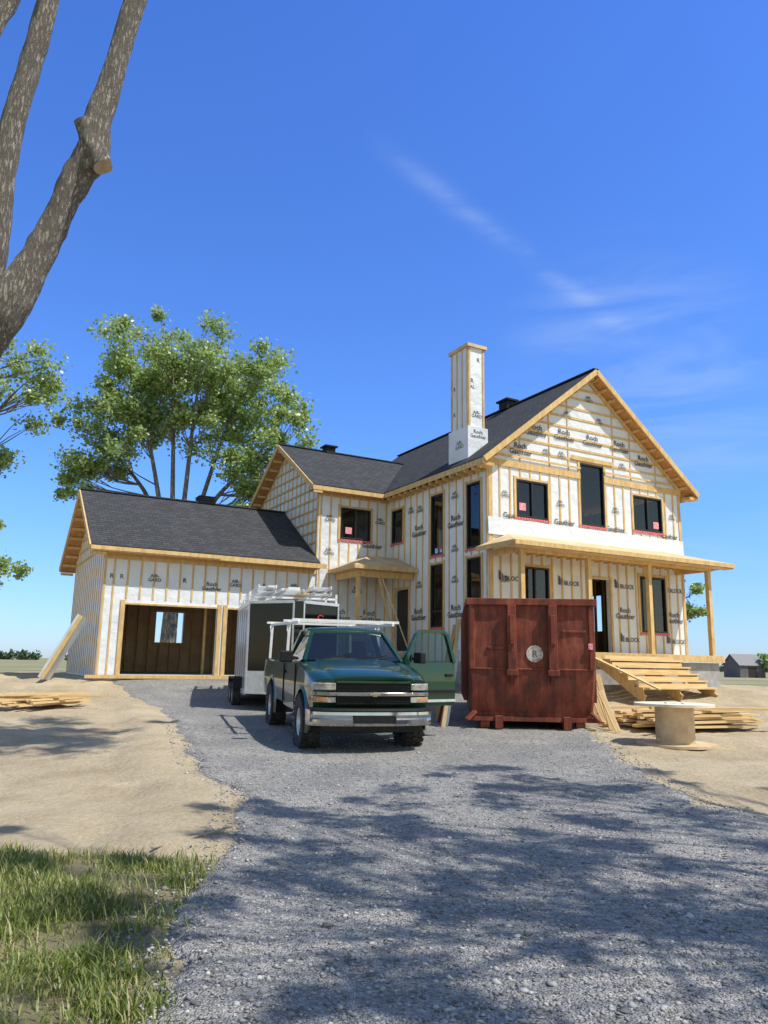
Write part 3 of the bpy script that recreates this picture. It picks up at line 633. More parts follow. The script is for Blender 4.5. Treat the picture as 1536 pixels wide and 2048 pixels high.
b.grid(rows,PAINT)
r0=rows[0];b.add(r0,[tuple(range(len(r0)))],PAINT)
b.build('hood_and_fenders',trk,smooth=True,ang=50)
b=MB()
def sideskin(mb,x0,x1,base,top,sg,n=14,m=PAINT):
    xs_=sorted(set(list(np.linspace(x0,x1,n))+[c+RW*math.cos(t) for c in (XW1,XW2) for t in np.linspace(.02,3.12,22) if x1<c+RW*math.cos(t)<x0]),reverse=True)
    R=[]
    for x in xs_:
        zb=arch(x,base);R.append([(x,sg*yside(x,zb+(top-zb)*k/6),zb+(top-zb)*k/6) for k in range(7)]+[(x,sg*(Wd(x)-.07),top+.02)])
    mb.grid(R,m)
sideskin(b,-1.552,-2.86,.56,1.36,-1);sideskin(b,-2.72,-2.86,.56,1.36,1,3)
b.box(-2.86,-2.82,-.9,.9,.6,1.38,PAINT);b.box(-1.55,-2.86,-.92,.94,.52,.58,BLKR)
b.box(-1.563,-1.556,-1.0,-.97,.62,1.34,BLKR);b.box(-2.80,-2.793,-1.0,-.972,.62,1.34,BLKR);b.box(-2.62,-2.76,-1.02,-.97,1.14,1.18,BLKR)
b.grid([[(x,y,z) for y in np.linspace(-.93,.93,9)] for x,z in ((-1.50,1.39),(-1.42,1.405),(-1.36,1.41))],BLKR)
R=[]
for x,z,w in ((-1.93,1.885,.63),(-2.0,1.935,.66),(-2.2,1.965,.68),(-2.5,1.965,.68),(-2.68,1.94,.67),(-2.74,1.89,.65)):
    R.append([(x,-w-.03,z-.07),(x,-w,z-.02),(x,-w+.1,z),(x,-w*.4,z+.02),(x,0,z+.025),(x,w*.4,z+.02),(x,w-.1,z),(x,w,z-.02),(x,w+.03,z-.07)])
b.grid(R,PAINT);b.add([(-1.93,-.6,1.86),(-1.93,.6,1.86),(-2.72,.6,1.86),(-2.72,-.6,1.86)],[(0,1,2,3)],FABRIC)
for s in (-1,1):
    b.beam((-1.38,s*.86,1.37),(-1.95,s*.655,1.88),.06,.07,PAINT);b.beam((-2.80,s*.88,1.35),(-2.70,s*.67,1.90),.12,.09,PAINT,up=(0,1,0));b.beam((-1.95,s*.665,1.87),(-2.72,s*.665,1.87),.05,.06,PAINT)
b.beam((-1.94,-.64,1.885),(-1.94,.64,1.885),.05,.05,PAINT)
b.build('cab',trk,smooth=True,ang=40)
def quad(name,pts,m,par,**p):
    q=MB();q.add(pts,[tuple(range(len(pts)))],m);return q.build(name,par,recalc=False,**p)
ws=MB();ws.grid([[(-1.37-.57*t-.0+.05*(1-(2*s-1)**2)*1,(-.83+.2*t)+(1.66-.4*t)*s,1.40+.475*t) for s in np.linspace(0,1,9)] for t in (0,.5,1)],CARGL);ws.build('windshield',trk,smooth=True,recalc=False)
quad('side_window',[(-1.50,-.90,1.37),(-2.74,-.90,1.37),(-2.68,-.68,1.86),(-2.0,-.68,1.86)],CARGL,trk)
quad('rear_window',[(-2.80,-.8,1.38),(-2.80,.8,1.38),(-2.72,.62,1.86),(-2.72,-.62,1.86)],CARGL,trk)
i=MB();i.box(-2.05,-2.6,-.75,.75,.75,1.05,FABRIC);i.beam((-2.5,-.4,1.0),(-2.65,-.4,1.58),.62,.14,FABRIC,up=(0,1,0));i.beam((-2.5,.4,1.0),(-2.65,.4,1.58),.62,.14,FABRIC,up=(0,1,0))
for y in(-.4,.4): i.box(-2.60,-2.7,y-.13,y+.13,1.55,1.74,FABRIC);i.box(-2.45,-2.62,y-.28,y+.28,1.0,1.52,FABRIC)
i.box(-1.45,-1.8,-.85,.85,1.0,1.36,BLKR);i.lathe([(.17,-.012),(.19,0),(.17,.012),(.155,0)],(-1.95,.38,1.3),'X',20,BLKR)
i.build('interior',trk,bevel=.03)
b=MB()
for s in(-1,1):
    sideskin(b,-2.90,-5.55,.60,1.30,s,20);b.box(-2.9,-5.55,s*.84,s*.92,1.26,1.335,PAINT);b.box(-2.9,-5.5,s*.80,s*.84,.75,1.32,BLKR)
b.box(-2.9,-5.5,-.85,.85,.70,.75,BLKR);b.box(-2.9,-2.95,-.93,.93,.62,1.32,PAINT);b.box(-5.5,-5.56,-.93,.93,.62,1.32,PAINT)
b.build('cargo_bed',trk,smooth=True,ang=40)
u=MB();u.box(-.4,-5.3,-.45,-.35,.45,.62,BLKR);u.box(-.4,-5.3,.35,.45,.45,.62,BLKR);u.box(-.25,-1.5,-.75,.75,.58,.9,BLKR)
u.box(XW1-.06,XW1+.06,-.75,.75,.38,.5,BLKR);u.box(XW2-.06,XW2+.06,-.75,.75,.38,.5,BLKR);u.box(XW2-.55,XW2+.55,-.8,.8,.7,1.1,BLKR);u.box(XW1-.5,XW1+.5,-.72,.72,.6,1.05,BLKR)
u.build('chassis',trk)
for c in (XW1,XW2):
    for s in (-1,1):
        fl=MB();R=[]
        for t in np.linspace(-.25,math.pi+.25,26):
            R.append([(c+r_*math.cos(t),s*y,ZW+r_*math.sin(t)) for r_,y in ((RW-.04,.90),(RW-.03,.99),(RW+.03,1.0),(RW+.09,.962))])
        fl.grid(R,PAINT);fl.build('wheel_arch_trim',trk,smooth=True,recalc=False)
gmb=MB()
def bbox(mb,x0,x1,y0,y1,z0,z1,m,n=8,off=0):
    ys_=np.linspace(y0,y1,n+1)
    mb.loft([[bx(x0,a,z0),bx(x1,a,z0),bx(x1,a,z1),bx(x0,a,z1)] for a in ys_],m)
bbox(gmb,-.12,-.045,-.585,.585,.77,1.105,DARK,12)
for z in (.79,.82,.855,.99,1.02,1.05,1.08): bbox(gmb,-.06,-.025,-.575,.575,z,z+.010,BLKR,12)
for y in np.linspace(-.54,.54,25): bbox(gmb,-.06,-.030,y-.003,y+.003,.77,1.10,BLKR,1)
bbox(gmb,-.10,-.015,-.60,.60,1.10,1.13,PAINT,12)
gmb.build('grille',trk)
ch=MB();bbox(ch,-.09,.008,-.60,.60,.90,.962,CHROME,14);ch.build('grille_bar',trk,bevel=.012,smooth=True)
em=MB();em.box(-.03,.028,-.085,.085,.915,.948,mat('gold_emblem',(.50,.44,.32),rough=.3,metal=.8));em.box(-.03,.026,-.038,.038,.897,.966,em.mats[0]);em.build('emblem',trk,bevel=.004)
for s in (-1,1):
    h=MB();bbox(h,-.10,-.010,s*.605,s*.945,.985,1.095,LENS,8);h.build('headlight',trk,bevel=.014,smooth=True)
    h=MB();bbox(h,-.10,-.014,s*.605,s*.945,.80,.885,LENS,8);bbox(h,-.10,-.010,s*.72,s*.945,.812,.873,AMB,6);h.build('turn_signal',trk,bevel=.006,smooth=True)
    h=MB();bbox(h,-.11,-.004,s*.60,s*.955,.900,.962,CHROME,8);h.build('headlight_trim',trk,bevel=.01,smooth=True)
def bump(x,y): return x-.10*(abs(y)/.98)**2-.10*(abs(y)/.98)**7
bm=MB()
ys_=list(np.linspace(-.98,.98,31))
prof=[(-.14,.69),(.03,.685),(.055,.665),(.06,.62),(.045,.60),(.04,.575),(.055,.55),(.05,.49),(.02,.455),(-.06,.445)]
rows=[[(bump(px,y),y,pz) for px,pz in prof] for y in ys_]
for e_,s in ((0,-1),(-1,1)):
    ex=[(-.50,s*(.995 if 0<k<9 else .93),pz) for k,(px,pz) in enumerate(prof)]
    mid_=[(-.32,s*(1.0 if 0<k<9 else .93),pz) for k,(px,pz) in enumerate(prof)]
    if s<0: rows=[ex,mid_]+rows
    else: rows=rows+[mid_,ex]
bm.grid(rows,CHROME)
bm.build('front_bumper',trk,smooth=True,recalc=False,ang=30)
bp=MB()
bp.loft([[(bump(X,Y),Y,Z) for X,Z in ((-.1,.684),(.058,.68),(.045,.715),(-.1,.72))] for Y in ys_],BLKR)
bp.loft([[(bump(X,Y)-.02,Y,Z) for X,Z in ((-.12,.34),(-.02,.36),(.03,.455),(-.1,.455))] for Y in ys_[3:-3]],BLKR)
bp.box(.045,.068,-.34,.34,.50,.60,BLKR)
bp.build('bumper_pad',trk,smooth=True)
wip=MB()
for s in (-.62,.05): wip.beam((-1.31,s,1.435),(-1.40,s+.55,1.50),.02,.02,BLKR)
wip.build('windshield_wiper',trk)
def wheel(name,par,loc,R,W,lug=True,rimr=.22,side=1):
    w=empty(name,loc);w.parent=par
    t=MB();h=W/2
    t.lathe([(rimr,-h*.8),(rimr+.02,-h),(R*.75,-h*1.05),(R*.93,-h),(R*.985,-h*.8),(R*.985,h*.8),(R*.93,h),(R*.75,h*1.05),(rimr+.02,h),(rimr,h*.8),(rimr,-h*.8)],(0,0,0),'Y',36,RUB)
    if lug:
        for k in range(26):
            a=2*math.pi*k/26
            for q,(y0,y1,da) in enumerate(((-h*1.05,-h*.35,0),(-h*.25,h*.25,.09),(h*.35,h*1.05,0.02))):
                aa=a+da;c,s_=math.cos(aa),math.sin(aa);cx,sx=math.cos(aa+.14),math.sin(aa+.14)
                p=[]
                for y in (y0,y1):
                    for (C,S_) in ((c,s_),(cx,sx)):
                        for r in (R*.96,R*1.035): p.append((r*C,y,r*S_))
                t.add([p[0],p[2],p[3],p[1],p[4],p[6],p[7],p[5]],MB.HF,RUB)
    t.build('tyre',w,smooth=True,ang=30)
    r=MB();r.lathe([(rimr+.004,h*.85*side),(rimr-.02,h*.8*side),(rimr-.04,h*.4*side),(.09,h*.45*side),(.07,h*.62*side),(.0,h*.62*side)],(0,0,0),'Y',24,ALU)
    for k in range(6):
        a=k*math.pi/3;r.lathe([(.0,h*.5*side),(.03,h*.5*side),(.03,h*.42*side)],(.14*math.cos(a),0,.14*math.sin(a)),'Y',8,BLKR)
    r.build('rim',w,smooth=True)
    return w
for x in (XW1,XW2):
    for s in (-1,1): wheel('wheel',trk,(x,s*.87,.43),.44,.29,side=s)
m_=MB();m_.beam((-1.60,-.93,1.42),(-1.62,-1.06,1.45),.04,.05,BLKR);m_.box(-1.68,-1.56,-1.27,-1.04,1.36,1.55,BLKR);m_.build('side_mirror',trk,bevel=.03)
dr=empty('door',(-1.50,.95,0),(0,0,rad(-74)),label='open dark green driver door');dr.parent=trk
DL=1.14
d=MB();R=[]
d.grid([[(x,.0-.035*((z-.94)/.45)**2,z) for z in np.linspace(.62,1.39,8)] for x in np.linspace(0,-DL,6)],PAINT)
d.box(-.01,-DL+.01,-.10,-.045,.64,1.38,BLKR);d.box(0,-DL,-.11,-.04,1.365,1.395,PAINT);d.box(0,-.02,-.1,-.03,.62,1.39,PAINT);d.box(-DL+.02,-DL,-.1,-.03,.62,1.39,PAINT)
top=[(-.02,-.05,1.38),(-.15,-.09,1.57),(-.36,-.17,1.88),(-.47,-.20,1.95),(-.97,-.21,1.96),(-1.06,-.19,1.90),(-DL+.01,-.05,1.38)]
for a,c in zip(top[:-1],top[1:]): d.beam(a,c,.06,.085,PAINT,up=(0,1,0))
d.box(-.2,-.17,-.085,-.05,1.38,1.52,BLKR);d.box(-.01,-DL,.0,.018,.85,.90,BLKR);d.box(-.01,-DL,-.0135,.012,.69,.735,ALU)
d.build('door_panel',dr,smooth=True,ang=40)
quad('door_glass',[(t[0]*.97-.01,t[1],t[2]-.015) for t in top],DOORGL,dr)
m_=MB();m_.beam((-.16,.0,1.45),(-.18,.12,1.47),.04,.05,BLKR);m_.box(-.24,-.12,.1,.33,1.38,1.57,BLKR);m_.build('side_mirror',dr,bevel=.03)
h=MB();h.box(-.92,-1.07,.0,.03,1.14,1.19,BLKR);h.build('handle',dr,bevel=.008)
rk=MB();RZ_=2.05
for s in (-1,1):
    rk.beam((-2.0,s*.88,RZ_),(-5.5,s*.88,RZ_),.045,.045,WHITE)
    for x in (-3.05,-5.35): rk.beam((x,s*.90,1.32),(x,s*.88,RZ_-.01),.05,.05,WHITE);rk.beam((x-.25,s*.88,RZ_-.02),(x,s*.89,1.76),.03,.03,WHITE)
for x in (-2.05,-3.05,-5.35): rk.beam((x,-1.0,RZ_+.045),(x,1.0,RZ_+.045),.055,.045,WHITE)
rk.build('ladder_rack',trk)
# ------------------------------------------------------------------ trailer
ta=math.atan2(-.966,.26)
TL=(-1.98,18.4,.33)
trl=empty('enclosed_trailer',TL,(0,rad(0),ta),label='enclosed cargo trailer with black front and silver trim behind the pickup',category='trailer')
t=MB();hw=1.10;zb,zt=.42,2.60;NX=-.72;LX=-3.9
pl=[(0,-.12),(0,.12),(NX,hw),(LX,hw),(LX,-hw),(NX,-hw)]
t.prism([(x,y,zt) for x,y in pl],zt-zb,ALU,[TRL,TRL,SIDEW,TRL,SIDEW,TRL],BLKR);t.build('body',trl)
def MN(s):
    p=Vector((0,s*.12,0));q=Vector((NX,s*hw,0));dd=(q-p).normalized();nn=Vector((-dd.y,dd.x,0))
    if nn.x<0: nn=-nn
    return lambda u,d_,z:tuple(p+dd*u+nn*d_+Vector((0,0,z)))
ln=(Vector((0,.12))-Vector((NX,hw))).length
t=MB()
for s in (-1,1):
    M=MN(s);t.box(0,ln,.002,.012,zb,.95,ALU,M)
    t.box(-.02,.02,.0,.02,zb,zt,ALU,M);t.box(ln-.03,ln+.01,.0,.02,zb,zt,ALU,M);t.box(0,ln,.0,.03,zt-.05,zt+.02,ALU,M)
    t.box(LX,NX,s*hw,s*(hw+.02),zt-.08,zt+.03,ALU);t.box(LX,NX,s*hw,s*(hw+.02),zb-.03,zb+.10,ALU);t.box(NX-.05,NX,s*hw,s*(hw+.012),zb,zt,ALU)
    for x in np.arange(NX-.6,LX,-.6): t.box(x-.012,x+.012,s*hw,s*(hw+.006),zb,zt,BLKR)
    t.box(LX,LX+.1,s*hw,s*(hw+.02),zb,zt,ALU)
    t.box(-1.7,-3.35,s*hw,s*(hw+.22),.74,.78,BLKR);t.box(-1.7,-1.74,s*hw,s*(hw+.22),.50,.74,BLKR);t.box(-3.31,-3.35,s*hw,s*(hw+.22),.50,.74,BLKR)
t.build('metal_trim',trl)
t=MB();M=MN(1);text(t,M,'CARGO',.58,2.08,.085,1,d=.015,m=WHITE)
RED=mat('red_vinyl',(.6,.03,.02),(.7,.06,.03),rough=.4)
for k in range(9):
    a0=k/9*4.2+.4;a1=(k+1)/9*4.2+.4;t.add([M(.58+r*math.cos(a),.015,2.24+r*.6*math.sin(a)) for a,r in ((a0,.08),(a1,.08),(a1,.115),(a0,.115))],[(0,1,2,3)],RED)
t.build('logo_lettering',trl,recalc=False)
t=MB();t.beam((NX,-.5,.40),(.55,-.03,.42),.08,.1,BLKR);t.beam((NX,.5,.40),(.55,.03,.42),.08,.1,BLKR);t.beam((.2,0,.1),(.2,0,.75),.06,.06,ALU);t.build('tow_tongue',trl)
for x in (-2.1,-2.95):
    for s in (-1,1): wheel('wheel',trl,(x,s*(hw+.11),.33),.33,.2,lug=False,rimr=.19,side=s)
ld=empty('ladder_stack',TL,(0,0,ta),label='aluminium ladders and white planks strapped on the trailer roof',category='ladder')
t=MB()
for x in (-.9,-2.3,-3.7): t.beam((x,-1.1,2.74),(x,1.1,2.74),.05,.05,WHITE);[t.beam((x,s*1.08,2.6),(x,s*1.08,2.86),.05,.05,WHITE) for s in (-1,1)]
t.build('roof_rack',ld)
t=MB()
for y0,z,x0,x1 in ((-.95,2.80,-.3,-4.3),(-.3,2.82,-.1,-4.0),(.45,2.80,-.5,-4.4),(-.9,2.94,-.6,-4.1),(.4,2.93,-.25,-4.2)):
    for yy in (0,.42): t.box(x0,x1,y0+yy-.015,y0+yy+.015,z,z+.08,ALU if z<2.9 else WHITE)
    for x in np.arange(x0-.2,x1,-.3): t.box(x-.018,x+.018,y0+.015,y0+.405,z+.025,z+.055,ALU)
t.box(-.2,-4.0,.02,.28,2.78,2.82,PLY);t.box(-1.2,-4.2,-.1,.2,2.96,3.04,WHITE)
for k in range(7):
    y=random.uniform(-.9,.8);x=random.uniform(-.3,-1.5);t.box(x-random.uniform(1,2.2),x,y,y+random.uniform(.1,.3),2.88+.03*(k%3)+.06*(k%2),2.93+.03*(k%3)+.06*(k%2),random.choice([WHITE,WHITE,PLY]))
t.build('ladder',ld)
# ------------------------------------------------------------------ dumpster
dg=rad(-5);DP=(3.06,15.95,G(3.06,17)-.02)
dm=empty('dumpster',DP,(0,0,dg),label='rusty red steel roll-off dumpster with round badge on gravel',category='dumpster')
b=MB();HWd=1.28;LD=4.7
def fy(z): return 0 if z>1.22 else .16*((1.22-z)/.9)**2.2
def hwz(z): return HWd if z>1.22 else HWd-.06*((1.22-z)/.9)
zz=[.30,.36,.5,.7,.9,1.1,1.22,1.5,1.8,2.1,2.55]
def dent(x,z): return .022*noise.noise(Vector((x*2.3,z*2.3,0)))+.012*noise.noise(Vector((x*5,z*5,3)))
R=[[(-hwz(z),LD,z),(-hwz(z),fy(z)+.06,z),(-hwz(z)+.05,fy(z),z)]+[(x*hwz(z),fy(z)+dent(x,z),z) for x in np.linspace(-.9,.9,17)]+[(hwz(z)-.05,fy(z),z),(hwz(z),fy(z)+.06,z),(hwz(z),LD,z),(-hwz(z),LD,z)] for z in zz]
b.grid(R,RUST)
b.grid([[(x*.97,max(.06,min(y+.06,LD-.05)),z) for x,y,z in r] for r in R[1:]],RUST)
b.box(-1.1,1.1,.3,LD,.30,.36,RUST)
b.build('body',dm,smooth=True,ang=35,recalc=False)
b=MB()
b.box(-HWd-.05,HWd+.05,-.07,.09,2.50,2.64,RUST)
for s in (-1,1):
    b.box(s*HWd-.06,s*HWd+.07,.09,LD,2.50,2.63,RUST)
    b.box(s*(HWd-.07)-.055,s*(HWd-.07)+.055,-.05,.0,1.2,2.5,RUST)
    for y in np.arange(.5,LD,.7): b.box(s*HWd+(0 if s>0 else -.09),s*HWd+(.09 if s>0 else 0),y,y+.1,.55,2.5,RUST)
b.box(-HWd+.12,HWd-.12,-.025,.0,1.19,1.23,RUST)
for x in (-.40,.42):
    b.box(x-.09,x+.09,-.13,-.0,1.18,2.5,RUST);b.box(x-.05,x+.05,-.17,-.13,1.7,2.3,RUST);b.box(x-.12,x+.12,-.15,.0,1.08,1.20,RUST);b.beam((x,-.08,1.12),(x,.02,.92),.10,.06,RUST)
b.box(-.9,-.55,-.03,0,1.6,1.66,RUST);b.box(.62,1.1,-.03,0,1.95,2.0,RUST)
b.build('ribs',dm,bevel=.012)
b=MB();b.box(-1.30,1.34,.02,.12,.18,.26,RUST);b.box(-.75,-.6,-.1,LD,.04,.28,RUST);b.box(.6,.75,-.1,LD,.04,.28,RUST);b.box(-1.2,1.2,.15,.3,.22,.34,RUST)
for s in (-1,1):
    b.lathe([(0,-.09),(.12,-.09),(.12,.09),(0,.09)],(s*.95,.15,.13),'X',16,RUST);b.beam((s*1.15,.05,.36),(s*1.32,-.05,.2),.12,.05,RUST)
b.build('skid',dm)
def badge():
    m,nt,b=newmat('worn_badge'); L=nt.links.new
    tc=N(nt,'ShaderNodeTexCoord'); n=N(nt,'ShaderNodeTexNoise'); n.inputs['Scale'].default_value=9; n.inputs['Detail'].default_value=8; n.inputs['Roughness'].default_value=.75; L(tc.outputs['Object'],n.inputs['Vector'])
    r=N(nt,'ShaderNodeValToRGB'); r.color_ramp.elements[0].position=.50; r.color_ramp.elements[0].color=(.66,.60,.55,1); r.color_ramp.elements[1].position=.64; r.color_ramp.elements[1].color=(.28,.12,.08,1); L(n.outputs['Fac'],r.inputs[0]); L(r.outputs[0],b.inputs['Base Color']); b.inputs['Roughness'].default_value=.75; return m
BDG=badge();RINK=mat('faded_red_ink',(.20,.09,.07),(.32,.22,.18),scale=12,rough=.8)
b=MB();b.lathe([(0,-.006),(.165,-.006),(.17,.0),(0,.0)],(.06,-.020,1.52),'Y',32,BDG)
text(b,lambda u,d,z:(u,-.027-d,z),'R',.06,1.455,.19,m=RINK)
for k in range(24):
    a=k*math.pi/12;text(b,lambda u,d,z:(u,-.027-d,z),'.',.06+.132*math.cos(a),1.52+.132*math.sin(a),.09,m=RINK)
b.build('badge',dm,recalc=False)
b=MB();b.box(1.13,1.22,-.066,-.052,1.62,1.74,STICK);b.build('sticker',dm)
b=MB()
for k in range(14): 
    x=random.uniform(-1,1);y=random.uniform(.6,4);b.beam((x,y,2.15),(max(-1,min(1,x+random.uniform(-.7,.7))),y+random.uniform(-.5,.5),random.uniform(2.2,2.35)),.3,.05,random.choice([PLY,WHITE,WOODP]))
b.box(-1.2,1.2,.1,LD-.1,2.0,2.1,DARK);b.build('rubble_fill',dm)
# ------------------------------------------------------------------ planks
def plank(p,q,w,h,label,group,up=(0,0,1),m=WOODP,name='plank'):
    p=Vector(p);q=Vector(q);L_=(q-p).length
    mb=MB();mb.box(0,L_,-w/2,w/2,-h/2,h/2,m)
    o=mb.build(name,None,bevel=.003,label=label,category='plank',group=group)
    x=(q-p).normalized();y=Vector(up).cross(x)
    y=y.normalized();z=x.cross(y);M=Matrix((x,y,z)).transposed().to_4x4();M.translation=p;o.matrix_world=M;return o
la='pale spruce plank lying in a loose heap on sand'
for k in range(56):
    lay=k//11;r_=k%11;ang=rad(24+random.gauss(0,4)) if k<40 else rad(24+random.gauss(0,12));perp=Vector((-math.sin(rad(24)),math.cos(rad(24)),0))
    c=Vector((6.35+random.uniform(-.3,.3),17.0,0))+perp*((r_-5)*.16+random.uniform(-.02,.02))
    L_=random.uniform(2.0,2.9);d=Vector((math.cos(ang),math.sin(ang),0))*L_/2;z=Gb(6.3,17)+.10+lay*.07
    plank(c-d+Vector((0,0,z+random.uniform(0,.02))),c+d+Vector((0,0,z+random.uniform(-.01,.04))),random.choice([.09,.14,.12]),.048,la,'planks heaped beside the dumpster')
for k in range(8):
    y=16.1+k*.3;x=4.49+random.uniform(0,.06)
    plank((x+.15+random.uniform(0,.28),y-random.uniform(.1,.3),Gb(5,y)+.03),(x-.02,y+random.uniform(-.1,.1),Gb(5,y)+random.uniform(.75,1.3)),.11,.04,'spruce plank leaning against the side of the dumpster','planks leaning on the dumpster',up=(0,1,0))
for k in range(10):
    y=16.35+k*.26;x=1.66
    plank((x-.2-random.uniform(0,.25),y-.2,Gb(1,y)+.03),(x-.02,y+.1,Gb(1,y)+random.uniform(1.5,2.3)),.08,.04,'board leaning against the side of the dumpster','planks leaning on the dumpster',up=(0,1,0),m=[PLY,WHITE,WOODP,RUST,WOODP,RUST,PLY,WOODP,RUST,WOODP][k])
for k in range(34):
    lay=k//8;ang=rad(62+random.gauss(0,10)) if k<24 else rad(random.uniform(0,60));c=Vector((-7.75+random.uniform(-.55,.45),18.6+random.uniform(-.3,.3),Gb(-7.7,18.6)+.12+lay*.055))
    L_=random.uniform(1.1,2.0);d=Vector((math.cos(ang),math.sin(ang),0))*L_/2
    plank(c-d,c+d+Vector((0,0,random.uniform(0,.05))),.09,.04,'short pale plank in a small pile on bare sand','planks piled on the sand')
plank((-1.75,6.35,G(-1.75,6.35)+.04),(-1.25,7.0,G(-1.25,7)+.06),.018,.015,'thin weathered stick lying on sand','sticks on the ground',name='stick',m=CUT)
pn=MB();pn.beam((-9.95,23.25,.9),(-9.05,23.5,2.75),.62,.09,FOAM,up=(1,0,.2));pn.beam((-9.87,22.92,.9),(-8.97,23.17,2.75),.03,.12,WOOD,up=(1,0,.2))
pn.build('insulation_panel',None,label='pale foam insulation panel leaning against the garage corner',category='panel')
sp=empty('cable_spool',(5.22,14.1,G(5.22,14.1)-.03),label='large wooden cable reel standing on sand',category='cable reel')
SPW=mat('reel_wood',(.68,.52,.33),(.52,.38,.23),scale=5,rough=.8,bump=.3)
SPT=mat('reel_top',(.78,.71,.58),(.66,.56,.42),scale=4,rough=.8)
b=MB();b.lathe([(.0,.0),(.68,.0),(.68,.045),(.30,.045)],(0,0,.02),'Z',44,SPW);b.build('lower_flange',sp,smooth=True)
b=MB();b.lathe([(.06,.045),(.68,.045),(.68,.0),(.3,0)],(0,0,.70),'Z',44,SPT);b.lathe([(.0,.0),(.06,0),(.06,.05)],(0,0,.69),'Z',12,DARK)
for a in range(4): b.lathe([(.0,.008),(.02,.006),(.022,0)],(.2*math.cos(a*1.57+.5),.2*math.sin(a*1.57+.5),.745),'Z',8,BLKR)
b.build('upper_flange',sp,smooth=True)
b=MB();b.lathe([(.33,.04),(.33,.71)],(0,0,0),'Z',44,SPW);b.box(-.36,-.30,-.1,-.04,.1,.16,SPW);b.build('drum',sp,smooth=True)
# ------------------------------------------------------------------ trees
EL=rad(58);hd=Vector((.90,-.436,0)).normalized();SD=Vector((hd.x*math.cos(EL),hd.y*math.cos(EL),math.sin(EL)))
def crom(pts,n):
    P=[Vector(p[:3]) for p in pts];R=[p[3] for p in pts];out=[]
    for i in range(len(P)-1):
        a=P[max(0,i-1)];b_=P[i];c=P[i+1];d=P[min(len(P)-1,i+2)]
        for k in range(n):
            t=k/n;q=.5*((2*b_)+(c-a)*t+(2*a-5*b_+4*c-d)*t*t+(3*b_-a-3*c+d)*t**3);out.append((q,R[i]+(R[i+1]-R[i])*t))
    out.append((P[-1],R[-1]));return out
def tube(mb,pts,seg=8,n=4,amp=0,m=BARK,cap=None):
    S_=crom(pts,n);rows=[];u=Vector((1,0.1,0))
    for i,(p,r) in enumerate(S_):
        d=(S_[min(i+1,len(S_)-1)][0]-S_[max(0,i-1)][0]).normalized();a=(u-d*u.dot(d)).normalized();u=a;b_=d.cross(a);row=[]
        for k in range(seg+1):
            t=2*math.pi*(k%seg)/seg;v=a*math.cos(t)+b_*math.sin(t);rr=r
            if amp:
                q=p+v*r;rr=r*(1+amp*noise.noise(Vector((q.x*5,q.y*5,q.z*1.2)))+amp*.7*noise.noise(Vector((q.x*14,q.y*14,q.z*3.5)))+amp*.8*noise.noise(q*1.1))
            row.append(p+v*rr)
        rows.append(row)
    mb.grid(rows,m)
    if cap: mb.add(rows[-1][:-1],[tuple(range(seg))],cap)
def leaves(cl,per,size,par,name='crown',m=LEAF,flat=.8):
    C=np.array([c[:3] for c in cl]);Rr=np.array([c[3] for c in cl]);idx=np.repeat(np.arange(len(C)),per);n=len(idx)
    d=rng.normal(size=(n,3));d/=np.linalg.norm(d,axis=1)[:,None];rr=rng.random(n)**.5
    P=C[idx]+d*(rr*Rr[idx]*(1+.35*rng.normal(size=n)*.8))[:,None]*np.array([1,1,flat])
    nn_=rng.normal(size=(n,3));nn_/=np.linalg.norm(nn_,axis=1)[:,None];nn_=nn_+np.array([.25,-.35,.55]);nn_/=np.linalg.norm(nn_,axis=1)[:,None]
    t1=np.cross(nn_,rng.normal(size=(n,3)));t1/=np.linalg.norm(t1,axis=1)[:,None];t2=np.cross(nn_,t1)
    s=(size*(.6+.8*rng.random(n)))[:,None]*.5
    V=np.stack([P+t1*s,P+t2*s*.8,P-t1*s,P-t2*s*.8],1).reshape(-1,3);return npmesh(name,V,np.arange(n*4).reshape(-1,4),m,par)
def tree(base,stems,cl,per,size,label,bark=BARK,seg=8,amp=0,n=4,name='tree',extra=None,twigs=True,par_rad=.03):
    e=empty(name,base,label=label,category='tree');B=Vector(base);mb=MB()
    rel=lambda p:(p[0]-B.x,p[1]-B.y,p[2]-B.z)+tuple(p[3:])
    pts=[]
    for s in stems:
        tube(mb,[rel(p) for p in s],seg,n,amp,bark);pts+=[(q,r) for q,r in crom(s,3)]
    if extra: extra(mb,rel)
    if twigs:
        for c in cl:
            cv=Vector(c[:3]);best=min(pts,key=lambda q:(q[0]-cv).length+(3 if q[0].z>cv.z-.3 else 0)+(50 if q[1]>.45 else 0))
            q=best[0];mid=(q+cv)/2+Vector((0,0,-.15))+Vector((random.gauss(0,.15),random.gauss(0,.15),0));r0=min(best[1]*.4,par_rad+.002*(q-cv).length*3)
            tube(mb,[rel((*q,r0)),rel((*mid,r0*.6)),rel((*cv,.01))],5,3,0,bark)
            for _ in range(2):
                e2=cv+Vector((random.gauss(0,1),random.gauss(0,1),random.gauss(.3,.6))).normalized()*c[3]*.9
                tube(mb,[rel((*mid,r0*.5)),rel((*((mid+e2)/2+Vector((0,0,.1))),r0*.35)),rel((*e2,.008))],4,2,0,bark)
    mb.build('trunk',e,smooth=True,recalc=False,ang=60)
    lv=leaves([rel(c) for c in cl],per,size,e);return e
B=(-9.9,36,.6);stems=[[(-9.9,36,.5,.42),(-9.8,36,4,.34),(-9.7,36,7.2,.24)]]
